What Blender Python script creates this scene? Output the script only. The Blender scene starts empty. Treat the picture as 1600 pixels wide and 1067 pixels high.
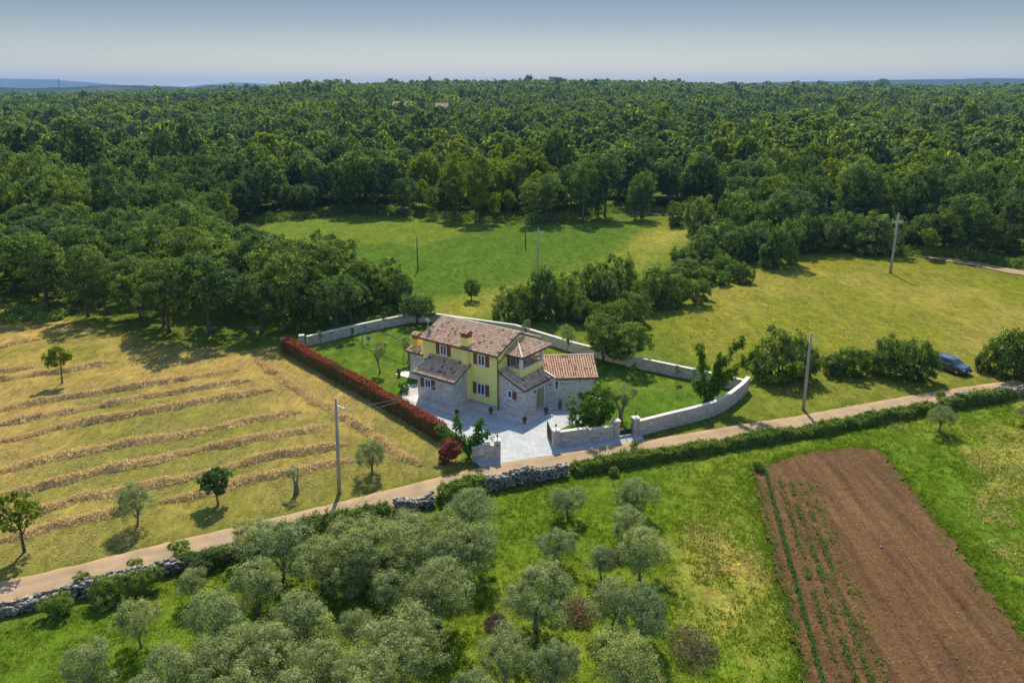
import bpy, math, random
import numpy as np
from math import radians, sin, cos, pi, atan2, hypot
from mathutils import Vector, Matrix

# ------------------------------------------------------------------ camera, world, sun, exposure
sc = bpy.context.scene
COL = sc.collection
CAM_H = 30.0
FOC = 1200.0
PITCH = math.atan(393 / 1200.0)
cam = bpy.data.objects.new('camera', bpy.data.cameras.new('camera'))
COL.objects.link(cam)
cam.location = (0, 0, CAM_H)
cam.rotation_euler = (pi / 2 - PITCH, 0, 0)
cam.data.sensor_width = 36.0
cam.data.lens = 36.0 * FOC / 1600.0
cam.data.clip_start = 0.5
cam.data.clip_end = 60000
sc.camera = cam

SUN_EL = radians(47)
world = bpy.data.worlds.new('World')
sc.world = world
world.use_nodes = True
wn = world.node_tree
bg = wn.nodes['Background']
sky = wn.nodes.new('ShaderNodeTexSky')
sky.sky_type = 'NISHITA'
sky.sun_disc = False
sky.sun_elevation = SUN_EL
sky.sun_rotation = 0.0
sky.altitude = 200
sky.air_density = 1.2
sky.dust_density = 0.4
sky.ozone_density = 2.0
# graded tint painted into the sky: paler horizon, dimmed blue-grey band, undimmed higher up
_tc = wn.nodes.new('ShaderNodeTexCoord'); _sx = wn.nodes.new('ShaderNodeSeparateXYZ'); wn.links.new(_tc.outputs['Generated'], _sx.inputs[0])
_rp = wn.nodes.new('ShaderNodeValToRGB'); wn.links.new(_sx.outputs['Z'], _rp.inputs[0])
_cr = _rp.color_ramp; _cr.elements[0].position = 0.0; _cr.elements[0].color = (0.62, 0.595, 0.575, 1)
_cr.elements[1].position = 1.0; _cr.elements[1].color = (1.0, 1.0, 1.0, 1)
for _p, _c in ((0.035, (0.46, 0.445, 0.465)), (0.075, (0.285, 0.292, 0.335)), (0.11, (0.20, 0.215, 0.27)), (0.30, (0.80, 0.82, 1.0)), (0.45, (1.0, 1.0, 1.0))):
    _e = _cr.elements.new(_p); _e.color = (*_c, 1)
_mx = wn.nodes.new('ShaderNodeMix'); _mx.data_type = 'RGBA'; _mx.blend_type = 'MULTIPLY'; _mx.inputs[0].default_value = 1.0
wn.links.new(sky.outputs[0], _mx.inputs[6]); wn.links.new(_rp.outputs[0], _mx.inputs[7])
wn.links.new(_mx.outputs[2], bg.inputs[0])
bg.inputs[1].default_value = 0.140
sun = bpy.data.objects.new('sun', bpy.data.lights.new('sun', 'SUN'))
COL.objects.link(sun)
sun.data.energy = 4.6
sun.data.angle = radians(0.5)
sun.data.color = (1.0, 0.90, 0.72)
sun.rotation_euler = (-(pi / 2 - SUN_EL), 0, 0)
sun.location = (0, 40, 60)
sc.view_settings.view_transform = 'Standard'
sc.view_settings.look = 'None'
sc.view_settings.exposure = 0.36
sc.view_settings.gamma = 1
sc.cycles.max_bounces = 6
sc.cycles.diffuse_bounces = 3
sc.cycles.transmission_bounces = 4
sc.cycles.volume_bounces = 0
sc.cycles.transparent_max_bounces = 6
sc.cycles.caustics_reflective = False
sc.cycles.caustics_refractive = False
sc.cycles.sample_clamp_indirect = 4

rng = np.random.default_rng(7)
random.seed(7)

# ------------------------------------------------------------------ survey: photograph measurements -> metres on the land
cp, sp_ = cos(PITCH), sin(PITCH)
def ray(x, y):
    return np.array([(x - 800) / FOC, cp + (533.5 - y) / FOC * sp_, -sp_ + (533.5 - y) / FOC * cp])
def P(x, y, z=0.0):
    d = ray(x, y)
    t = (z - CAM_H) / d[2]
    return (float(d[0] * t), float(d[1] * t), float(z))
def P2(x, y, z=0.0):
    p = P(x, y, z)
    return (p[0], p[1])
def pxs(pts, z=0.0):
    return [P2(a, b, z) for a, b in pts]

# ------------------------------------------------------------------ numpy value noise
_tab = np.random.default_rng(3).random((256, 256))
def vnoise(x, y):
    x = np.asarray(x, float); y = np.asarray(y, float)
    xi = np.floor(x).astype(int); yi = np.floor(y).astype(int)
    fx = x - xi; fy = y - yi
    fx = fx * fx * (3 - 2 * fx); fy = fy * fy * (3 - 2 * fy)
    a = _tab[xi & 255, yi & 255]; b = _tab[(xi + 1) & 255, yi & 255]
    c = _tab[xi & 255, (yi + 1) & 255]; d = _tab[(xi + 1) & 255, (yi + 1) & 255]
    return a + (b - a) * fx + (c - a) * fy + (a - b - c + d) * fx * fy
def fbm(x, y, o=3):
    s = 0; a = 0.5
    for i in range(o):
        s = s + a * vnoise(x * 2 ** i + 17 * i, y * 2 ** i + 31 * i); a *= 0.5
    return s / (1 - 0.5 ** o)

def inpoly(px, py, poly):
    r = np.zeros(px.shape, bool)
    n = len(poly)
    for i in range(n):
        x1, y1 = poly[i]; x2, y2 = poly[(i + 1) % n]
        if y1 == y2: continue
        c = ((y1 > py) != (y2 > py)) & (px < (x2 - x1) * (py - y1) / (y2 - y1) + x1)
        r ^= c
    return r
def polydist(px, py, poly, closed=True):
    d = np.full(px.shape, 1e9)
    n = len(poly)
    for i in range(n if closed else n - 1):
        x1, y1 = poly[i]; x2, y2 = poly[(i + 1) % n]
        dx, dy = x2 - x1, y2 - y1
        L = dx * dx + dy * dy + 1e-9
        t = np.clip(((px - x1) * dx + (py - y1) * dy) / L, 0, 1)
        d = np.minimum(d, np.hypot(px - x1 - t * dx, py - y1 - t * dy))
    return d
def softin(px, py, poly, w):
    d = polydist(px, py, poly)
    s = np.where(inpoly(px, py, poly), d, -d)
    return np.clip(s / w * 0.5 + 0.5, 0, 1)

# ------------------------------------------------------------------ materials
def newmat(name):
    m = bpy.data.materials.new(name); m.use_nodes = True
    nt = m.node_tree; nt.nodes.clear()
    out = nt.nodes.new('ShaderNodeOutputMaterial')
    return m, nt, out
def N(nt, t, **kw):
    n = nt.nodes.new(t)
    for k, v in kw.items():
        if k.startswith('i_'): n.inputs[k[2:].replace('_', ' ')].default_value = v
        else: setattr(n, k, v)
    return n
def rgb(c): return (c[0], c[1], c[2], 1)
def mixc(nt, fac, a, b, mode='MIX'):
    n = nt.nodes.new('ShaderNodeMix'); n.data_type = 'RGBA'; n.blend_type = mode
    for s, v in ((0, fac), (6, a), (7, b)):
        if isinstance(v, bpy.types.NodeSocket): nt.links.new(v, n.inputs[s])
        elif isinstance(v, (int, float)): n.inputs[s].default_value = v
        else: n.inputs[s].default_value = rgb(v)
    return n.outputs[2]
def ramp(nt, fac, stops):
    n = nt.nodes.new('ShaderNodeValToRGB')
    cr = n.color_ramp
    while len(cr.elements) < len(stops): cr.elements.new(0.5)
    for e, (p, c) in zip(cr.elements, stops):
        e.position = p; e.color = rgb(c) if not isinstance(c, (int, float)) else (c, c, c, 1)
    nt.links.new(fac, n.inputs[0])
    return n.outputs[0]
def noise(nt, vec, scale, detail=3, rough=0.55, dist=0.0):
    n = nt.nodes.new('ShaderNodeTexNoise')
    n.inputs['Scale'].default_value = scale; n.inputs['Detail'].default_value = detail
    n.inputs['Roughness'].default_value = rough; n.inputs['Distortion'].default_value = dist
    nt.links.new(vec, n.inputs['Vector'])
    return n.outputs['Fac']
def geopos(nt):
    return nt.nodes.new('ShaderNodeNewGeometry').outputs['Position']
def objpos(nt):
    return nt.nodes.new('ShaderNodeTexCoord').outputs['Object']
def stretched(nt, vec, s, rot=0):
    m = nt.nodes.new('ShaderNodeMapping'); m.inputs['Scale'].default_value = s
    m.inputs['Rotation'].default_value = (0, 0, rot)
    nt.links.new(vec, m.inputs['Vector']); return m.outputs[0]
def princ(nt, out, col, rough=0.8, spec=0.3, metal=0.0, bump=None, bstr=0.5, bdist=0.02):
    p = nt.nodes.new('ShaderNodeBsdfPrincipled')
    if isinstance(col, bpy.types.NodeSocket): nt.links.new(col, p.inputs['Base Color'])
    else: p.inputs['Base Color'].default_value = rgb(col)
    p.inputs['Roughness'].default_value = rough
    p.inputs['Specular IOR Level'].default_value = spec
    p.inputs['Metallic'].default_value = metal
    if bump is not None:
        b = nt.nodes.new('ShaderNodeBump'); b.inputs['Strength'].default_value = bstr
        b.inputs['Distance'].default_value = bdist
        nt.links.new(bump, b.inputs['Height']); nt.links.new(b.outputs[0], p.inputs['Normal'])
    nt.links.new(p.outputs[0], out.inputs['Surface'])
    return p
def plain(name, col, rough=0.7, spec=0.3, metal=0.0, var=0.15, scale=3.0):
    m, nt, out = newmat(name)
    f = noise(nt, objpos(nt), scale, 4)
    c = mixc(nt, 1.0, col, ramp(nt, f, [(0.3, 1 - var), (0.7, 1 + var)]), 'MULTIPLY')
    princ(nt, out, c, rough, spec, metal)
    return m

def mat_foliage(name, dark, light, trans=0.35, wscale=0.012, hue2=None, gloss=0.05, tt=(1.2, 1.35, 0.6), rnd=True):
    """leaf tint from a per-leaf attribute, per-tree random and slow species drift over the land"""
    m, nt, out = newmat(name)
    at = N(nt, 'ShaderNodeAttribute', attribute_name='tint')
    oi = N(nt, 'ShaderNodeObjectInfo')
    c = mixc(nt, at.outputs['Fac'], dark, light)
    w = noise(nt, geopos(nt), wscale, 2)
    r1 = ramp(nt, oi.outputs['Random'], [(0.0, (0.78, 0.84, 0.86)), (0.35, (0.92, 0.94, 0.92)), (0.7, (1.08, 1.05, 0.95)), (1.0, (1.28, 1.2, 0.85))])
    if rnd: c = mixc(nt, 1.0, c, r1, 'MULTIPLY')
    if hue2:
        c = mixc(nt, ramp(nt, w, [(0.42, 0.0), (0.62, 0.75)]), c, mixc(nt, 1.0, c, hue2, 'MULTIPLY'))
    d = N(nt, 'ShaderNodeBsdfDiffuse'); nt.links.new(c, d.inputs[0])
    t = N(nt, 'ShaderNodeBsdfTranslucent')
    nt.links.new(mixc(nt, 1.0, c, tt, 'MULTIPLY'), t.inputs[0])
    mx = N(nt, 'ShaderNodeMixShader'); mx.inputs[0].default_value = trans
    nt.links.new(d.outputs[0], mx.inputs[1]); nt.links.new(t.outputs[0], mx.inputs[2])
    nt.links.new(mx.outputs[0], out.inputs['Surface'])
    return m

def mat_ground(name, kind='grass', fine=1.0):
    m, nt, out = newmat(name)
    at = N(nt, 'ShaderNodeAttribute', attribute_name='albedo')
    pos = geopos(nt)
    n1 = noise(nt, stretched(nt, pos, (1, 0.5, 1), 0.5), 1.3, 8, 0.72, 0.6)
    n2 = noise(nt, pos, 7 * fine, 4, 0.7)
    n3 = noise(nt, stretched(nt, pos, (1, 0.35, 1), 0.3), 2.6, 4, 0.65)
    v = mixc(nt, 1.0, ramp(nt, n1, [(0.28, 0.55), (0.5, 1.0), (0.75, 1.5)]), ramp(nt, n2, [(0.25, 0.5), (0.5, 1.0), (0.8, 1.65)]), 'MULTIPLY')
    c = mixc(nt, 1.0, at.outputs['Color'], v, 'MULTIPLY')
    n4 = noise(nt, stretched(nt, pos, (1, 0.3, 1), -0.35), 0.45, 5, 0.7)
    v = mixc(nt, 1.0, v, ramp(nt, n4, [(0.3, (0.74, 0.78, 0.8)), (0.5, (1, 1, 1)), (0.7, (1.28, 1.2, 1.1))]), 'MULTIPLY')
    c = mixc(nt, 1.0, at.outputs['Color'], v, 'MULTIPLY')
    dry = (1.45, 1.12, 1.3) if kind == 'grass' else (1.12, 1.08, 1.2)
    c = mixc(nt, ramp(nt, n3, [(0.52, 0.0), (0.72, 0.65)]), c, mixc(nt, 1.0, c, dry, 'MULTIPLY'))
    princ(nt, out, c, 0.95, 0.0, bump=mixc(nt, 0.5, n2, n3), bstr=0.8, bdist=0.16 if kind == 'grass' else 0.08)
    return m

def mat_stone(name, c1, c2, mortar, sx=1.0, warm=0.0):
    m, nt, out = newmat(name)
    uv = nt.nodes.new('ShaderNodeTexCoord').outputs['UV']
    wn_ = N(nt, 'ShaderNodeTexNoise'); wn_.inputs['Scale'].default_value = 2.2; nt.links.new(uv, wn_.inputs['Vector'])
    vm = N(nt, 'ShaderNodeVectorMath', operation='MULTIPLY_ADD')
    nt.links.new(wn_.outputs['Color'], vm.inputs[0]); vm.inputs[1].default_value = (0.10, 0.05, 0); nt.links.new(uv, vm.inputs[2])
    b = N(nt, 'ShaderNodeTexBrick'); b.offset = 0.43; b.squash = 1.4; b.squash_frequency = 3
    b.inputs['Scale'].default_value = 1.0
    b.inputs['Brick Width'].default_value = 0.42 * sx; b.inputs['Row Height'].default_value = 0.15 * sx
    b.inputs['Mortar Size'].default_value = 0.016; b.inputs['Mortar Smooth'].default_value = 0.4
    b.inputs['Color1'].default_value = rgb(c1); b.inputs['Color2'].default_value = rgb(c2); b.inputs['Mortar'].default_value = rgb(mortar)
    nt.links.new(vm.outputs[0], b.inputs['Vector'])
    vo = N(nt, 'ShaderNodeTexVoronoi'); vo.inputs['Scale'].default_value = 3.6
    nt.links.new(stretched(nt, uv, (1, 2.4, 1)), vo.inputs['Vector'])
    vr = ramp(nt, vo.outputs['Color'], [(0.1, (0.74, 0.73, 0.72)), (0.5, (1.0, 0.98, 0.95)), (0.9, (1.18, 1.15, 1.1))])
    c = mixc(nt, 1.0, b.outputs['Color'], vr, 'MULTIPLY')
    s = noise(nt, uv, 0.7, 3)
    c = mixc(nt, 1.0, c, ramp(nt, s, [(0.3, (0.86, 0.85, 0.84)), (0.7, (1.1, 1.08, 1.04))]), 'MULTIPLY')
    inv = N(nt, 'ShaderNodeMath', operation='SUBTRACT'); inv.inputs[0].default_value = 1.0; nt.links.new(b.outputs['Fac'], inv.inputs[1])
    h = N(nt, 'ShaderNodeMath', operation='ADD'); nt.links.new(inv.outputs[0], h.inputs[0]); nt.links.new(vo.outputs['Distance'], h.inputs[1])
    princ(nt, out, c, 0.9, 0.2, bump=h.outputs[0], bstr=0.9, bdist=0.03)
    return m

def mat_tiles(name, stops):
    m, nt, out = newmat(name)
    at = N(nt, 'ShaderNodeAttribute', attribute_name='tint')
    c = ramp(nt, at.outputs['Fac'], stops)
    n = noise(nt, objpos(nt), 6, 3)
    c = mixc(nt, 1.0, c, ramp(nt, n, [(0.3, (0.8, 0.8, 0.82)), (0.7, (1.15, 1.12, 1.08))]), 'MULTIPLY')
    princ(nt, out, c, 0.85, 0.2)
    return m

M = {}
M['ground'] = mat_ground('meadow_grass')
M['mown'] = mat_ground('mown_stubble', 'mown', 1.3)
M['lawn'] = mat_ground('lawn_grass', 'mown', 0.8)
M['oak'] = mat_foliage('oak_leaves', (0.080, 0.130, 0.040), (0.290, 0.375, 0.125), 0.47, hue2=(1.35, 1.2, 0.85))
M['dark'] = mat_foliage('dark_leaves', (0.062, 0.110, 0.042), (0.235, 0.325, 0.125), 0.47, hue2=(1.25, 1.15, 0.9))
M['lime'] = mat_foliage('yellow_green_leaves', (0.130, 0.180, 0.020), (0.340, 0.390, 0.055), 0.5)
M['olive'] = mat_foliage('olive_leaves', (0.150, 0.190, 0.072), (0.500, 0.560, 0.270), 0.40, tt=(1.1, 1.2, 0.8), gloss=0.09)
M['fig'] = mat_foliage('fig_leaves', (0.065, 0.135, 0.035), (0.200, 0.310, 0.090), 0.42, gloss=0.07)
M['citrus'] = mat_foliage('citrus_leaves', (0.050, 0.115, 0.016), (0.165, 0.270, 0.036), 0.42, gloss=0.08)
M['ivy'] = mat_foliage('ivy_leaves', (0.090, 0.150, 0.034), (0.300, 0.385, 0.100), 0.46)
M['red_leaf'] = mat_foliage('red_hedge_leaves', (0.200, 0.050, 0.030), (0.480, 0.165, 0.095), 0.35, tt=(1.2, .9, .8), rnd=False)
M['brown_leaf'] = mat_foliage('lower_hedge_leaves', (0.075, 0.095, 0.030), (0.250, 0.170, 0.080), 0.35, rnd=False)
M['grass_blade'] = mat_foliage('grass_blades', (0.095, 0.155, 0.014), (0.205, 0.275, 0.032), 0.5, rnd=False)
M['dry_blade'] = mat_foliage('dry_grass_blades', (0.420, 0.360, 0.130), (0.760, 0.660, 0.300), 0.5, tt=(1.1, 1, .8), rnd=False)
M['twig'] = mat_foliage('dead_twigs', (0.130, 0.090, 0.065), (0.300, 0.225, 0.170), 0.15, tt=(1, 1, 1))
M['straw'] = mat_foliage('straw', (0.400, 0.290, 0.125), (0.900, 0.720, 0.380), 0.4, tt=(1, .97, .8), rnd=False)
M['haybody'] = plain('hay', (0.56, 0.41, 0.18), 0.95, 0.1, var=0.45, scale=5)
M['bark'] = plain('bark', (0.14, 0.105, 0.075), 0.95, 0.1, var=0.4, scale=4)
M['oldbark'] = plain('grey_bark', (0.22, 0.19, 0.15), 0.95, 0.1, var=0.4, scale=4)
M['paint'] = plain('yellow_render', (0.95, 0.89, 0.28), 0.9, 0.2, var=0.05, scale=1.5)
M['paint2'] = plain('deep_yellow_render', (0.86, 0.60, 0.07), 0.9, 0.2, var=0.05, scale=1.5)
M['stone'] = mat_stone('limestone_facing', (0.88, 0.84, 0.78), (0.72, 0.69, 0.65), (0.50, 0.48, 0.45))
M['stone_garden'] = mat_stone('limestone_garden_wall', (0.72, 0.66, 0.58), (0.58, 0.535, 0.48), (0.42, 0.39, 0.35), 1.05)
M['coping'] = plain('coping_slab', (0.74, 0.69, 0.62), 0.85, 0.2, var=0.08, scale=1.2)
M['plinth'] = plain('grey_plinth', (0.50, 0.49, 0.46), 0.9, 0.2, var=0.07)
M['frame'] = plain('white_frame', (0.74, 0.75, 0.74), 0.5, 0.4, var=0.04)
M['shutter'] = plain('brown_shutter', (0.26, 0.085, 0.035), 0.6, 0.3, var=0.12)
M['gutter'] = plain('brown_gutter', (0.075, 0.045, 0.035), 0.45, 0.5, var=0.1)
M['brick'] = plain('terracotta', (0.38, 0.15, 0.085), 0.85, 0.2, var=0.2, scale=8)
M['iron'] = plain('dark_iron', (0.03, 0.028, 0.028), 0.5, 0.5, var=0.1)
M['concrete'] = plain('pole_concrete', (0.42, 0.39, 0.35), 0.9, 0.2, var=0.12, scale=1.5)
M['wood'] = plain('grey_timber', (0.20, 0.17, 0.14), 0.9, 0.2, var=0.2, scale=2)
M['galv'] = plain('galvanised', (0.55, 0.56, 0.57), 0.45, 0.5, 0.6, var=0.1)
M['cable'] = plain('cable', (0.25, 0.25, 0.25), 0.6, 0.4)
M['terra_pot'] = plain('clay_pot', (0.36, 0.13, 0.07), 0.8, 0.2, var=0.1)
M['white'] = plain('white_glass_globe', (0.82, 0.82, 0.80), 0.3, 0.5, var=0.02)
M['blue'] = plain('blue_steel', (0.04, 0.22, 0.38), 0.5, 0.4, var=0.08)
M['teal'] = plain('teal_plastic', (0.03, 0.26, 0.25), 0.5, 0.4, var=0.05)
M['plaque'] = plain('blue_plaque', (0.10, 0.22, 0.42), 0.4, 0.5, var=0.03)
M['mail'] = plain('pale_steel_door', (0.62, 0.66, 0.70), 0.4, 0.5, 0.2, var=0.04)
M['tyre'] = plain('rubber', (0.02, 0.02, 0.02), 0.85, 0.2)
M['rim'] = plain('alloy_rim', (0.45, 0.46, 0.48), 0.35, 0.5, 0.7)
M['plate'] = plain('number_plate', (0.75, 0.76, 0.78), 0.5, 0.4, var=0.02)
def mat_simple(name, col, rough, spec=0.5, metal=0.0, coat=0.0):
    m, nt, out = newmat(name)
    p = princ(nt, out, col, rough, spec, metal)
    p.inputs['Coat Weight'].default_value = coat
    p.inputs['Coat Roughness'].default_value = 0.06
    return m
M['glass'] = mat_simple('dark_window_glass', (0.03, 0.045, 0.06), 0.06, 0.8)
M['carpaint'] = mat_simple('dark_blue_car_paint', (0.010, 0.030, 0.070), 0.22, 0.6, 0.1, 1.0)
M['lens'] = mat_simple('headlight_lens', (0.55, 0.6, 0.65), 0.1, 0.8)
M['tile_main'] = mat_tiles('pink_clay_tiles', [(0, (0.28, 0.16, 0.10)), (0.25, (0.54, 0.35, 0.235)), (0.6, (0.74, 0.53, 0.37)), (1, (0.84, 0.72, 0.55))])
M['tile_orange'] = mat_tiles('orange_clay_tiles', [(0, (0.38, 0.20, 0.12)), (0.3, (0.62, 0.37, 0.23)), (0.7, (0.76, 0.50, 0.33)), (1, (0.85, 0.66, 0.50))])
M['tile_bed'] = plain('tile_bed', (0.20, 0.11, 0.08), 0.9, 0.1, var=0.2, scale=4)

def mat_road():
    m, nt, out = newmat('road_asphalt')
    pos = geopos(nt)
    uv = nt.nodes.new('ShaderNodeTexCoord').outputs['UV']
    s = N(nt, 'ShaderNodeSeparateXYZ'); nt.links.new(uv, s.inputs[0])
    n1 = noise(nt, pos, 0.5, 5, 0.6); n2 = noise(nt, pos, 22, 3, 0.7)
    tr = ramp(nt, s.outputs['Y'], [(0.0, (0.60, 0.44, 0.28)), (0.13, (0.50, 0.385, 0.28)), (0.3, (0.42, 0.345, 0.275)), (0.5, (0.48, 0.385, 0.295)), (0.7, (0.42, 0.345, 0.275)), (0.88, (0.50, 0.385, 0.28)), (1.0, (0.60, 0.44, 0.28))])
    c = mixc(nt, 1.0, tr, ramp(nt, n1, [(0.3, (0.66, 0.59, 0.46)), (0.7, (1.0, 0.88, 0.70))]), 'MULTIPLY')
    c = mixc(nt, 1.0, c, ramp(nt, n2, [(0.25, 0.84), (0.75, 1.16)]), 'MULTIPLY')
    princ(nt, out, c, 0.92, 0.15, bump=n2, bstr=0.3, bdist=0.01)
    return m
M['road'] = mat_road()
def mat_paving(name, c1, c2, mortar, w, h, rot=0.0):
    m, nt, out = newmat(name)
    pos = stretched(nt, geopos(nt), (1, 1, 1), rot)
    b = N(nt, 'ShaderNodeTexBrick'); b.offset = 0.5
    b.inputs['Scale'].default_value = 1; b.inputs['Brick Width'].default_value = w; b.inputs['Row Height'].default_value = h
    b.inputs['Mortar Size'].default_value = 0.02; b.inputs['Color1'].default_value = rgb(c1); b.inputs['Color2'].default_value = rgb(c2); b.inputs['Mortar'].default_value = rgb(mortar)
    nt.links.new(pos, b.inputs['Vector'])
    n1 = noise(nt, pos, 0.8, 5, 0.7)
    n2 = noise(nt, pos, 4.5, 3)
    c = mixc(nt, 1.0, b.outputs['Color'], ramp(nt, n1, [(0.3, 0.80), (0.7, 1.15)]), 'MULTIPLY')
    c = mixc(nt, 1.0, c, ramp(nt, n2, [(0.3, 0.88), (0.7, 1.1)]), 'MULTIPLY')
    princ(nt, out, c, 0.75, 0.3, bump=b.outputs['Fac'], bstr=-0.3, bdist=0.01)
    return m
M['paving'] = mat_paving('pale_stone_paving', (0.50, 0.51, 0.49), (0.40, 0.435, 0.445), (0.33, 0.34, 0.34), 0.6, 0.35, radians(36.4))
M['apron'] = mat_paving('beige_apron_tiles', (0.78, 0.64, 0.55), (0.70, 0.57, 0.49), (0.56, 0.46, 0.40), 0.4, 0.4, radians(36.4))

def mat_soil():
    m, nt, out = newmat('ploughed_soil')
    pos = geopos(nt)
    rows = stretched(nt, pos, (1, 0.06, 1), radians(-12.6))
    n0 = noise(nt, rows, 1.4, 4, 0.6)
    n1 = noise(nt, pos, 5.5, 6, 0.75); n2 = noise(nt, pos, 0.25, 4, 0.6)
    c = ramp(nt, n1, [(0.25, (0.070, 0.036, 0.015)), (0.5, (0.148, 0.080, 0.036)), (0.8, (0.270, 0.168, 0.086))])
    c = mixc(nt, 1.0, c, ramp(nt, n0, [(0.3, (0.62, 0.60, 0.60)), (0.7, (1.35, 1.32, 1.3))]), 'MULTIPLY')
    c = mixc(nt, ramp(nt, n2, [(0.5, 0.0), (0.7, 0.55)]), c, mixc(nt, 1.0, c, (1.1, 1.25, 1.2), 'MULTIPLY'))
    vo = N(nt, 'ShaderNodeTexVoronoi'); vo.inputs['Scale'].default_value = 3.2; vo.inputs['Randomness'].default_value = 1
    nt.links.new(pos, vo.inputs['Vector'])
    c = mixc(nt, ramp(nt, vo.outputs['Distance'], [(0.05, 0.75), (0.10, 0.0)]), c, (0.50, 0.40, 0.30))
    princ(nt, out, c, 0.95, 0.1, bump=n1, bstr=1.0, bdist=0.12)
    return m
M['soil'] = mat_soil()
def mat_rock():
    m, nt, out = newmat('dry_limestone')
    at = N(nt, 'ShaderNodeAttribute', attribute_name='tint')
    c = ramp(nt, at.outputs['Fac'], [(0, (0.10, 0.095, 0.075)), (0.5, (0.235, 0.22, 0.185)), (1, (0.46, 0.43, 0.38))])
    n = noise(nt, geopos(nt), 9, 4)
    c = mixc(nt, 1.0, c, ramp(nt, n, [(0.3, 0.7), (0.7, 1.2)]), 'MULTIPLY')
    princ(nt, out, c, 0.95, 0.1, bump=n, bstr=0.5, bdist=0.03)
    return m
M['rock'] = mat_rock()
def mat_hills():
    m, nt, out = newmat('wooded_hills')
    pos = geopos(nt)
    n = noise(nt, pos, 0.02, 6, 0.7); n2 = noise(nt, pos, 0.0025, 3)
    c = ramp(nt, n, [(0.3, (0.012, 0.028, 0.014)), (0.7, (0.036, 0.062, 0.026))])
    c = mixc(nt, ramp(nt, n2, [(0.55, 0.0), (0.7, 0.5)]), c, (0.13, 0.15, 0.05))
    princ(nt, out, c, 0.95, 0.0, bump=n, bstr=1.0, bdist=8)
    return m
M['hills'] = mat_hills()
def mat_floor():
    m, nt, out = newmat('forest_floor')
    n = noise(nt, geopos(nt), 0.6, 5, 0.7)
    c = ramp(nt, n, [(0.3, (0.045, 0.070, 0.020)), (0.7, (0.110, 0.130, 0.040))])
    princ(nt, out, c, 0.95, 0.05)
    return m
M['floor'] = mat_floor()

# ------------------------------------------------------------------ object helpers
def tag(o, label=None, cat=None, group=None, kind=None):
    if label: o['label'] = label
    if cat: o['category'] = cat
    if group: o['group'] = group
    if kind: o['kind'] = kind
    return o
def empty(name, loc=(0, 0, 0), rz=0.0, label=None, cat=None, group=None):
    o = bpy.data.objects.new(name, None); COL.objects.link(o)
    o.location = loc; o.rotation_euler = (0, 0, rz); o.empty_display_size = 0.3
    return tag(o, label, cat, group)
def link(name, me, parent=None, loc=(0, 0, 0), rz=0.0, scale=None):
    o = bpy.data.objects.new(name, me); COL.objects.link(o)
    o.location = loc; o.rotation_euler = (0, 0, rz)
    if scale is not None: o.scale = scale
    if parent is not None: o.parent = parent
    return o
def np_mesh(name, V, F, mats, midx=None, tint=None, smooth=False):
    """V (n,3); F (m,k) faces all of k corners"""
    V = np.asarray(V, np.float32); F = np.asarray(F, np.int32)
    me = bpy.data.meshes.new(name)
    k = F.shape[1]
    me.vertices.add(len(V)); me.vertices.foreach_set('co', V.ravel())
    me.loops.add(F.size); me.loops.foreach_set('vertex_index', F.ravel())
    me.polygons.add(len(F))
    me.polygons.foreach_set('loop_start', np.arange(0, F.size, k, dtype=np.int32))
    for m_ in mats: me.materials.append(m_)
    if midx is not None: me.polygons.foreach_set('material_index', np.asarray(midx, np.int32))
    if smooth: me.polygons.foreach_set('use_smooth', np.ones(len(F), bool))
    me.update(calc_edges=True)
    if tint is not None:
        a = me.attributes.new('tint', 'FLOAT', 'FACE'); a.data.foreach_set('value', np.asarray(tint, np.float32))
    return me

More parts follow.
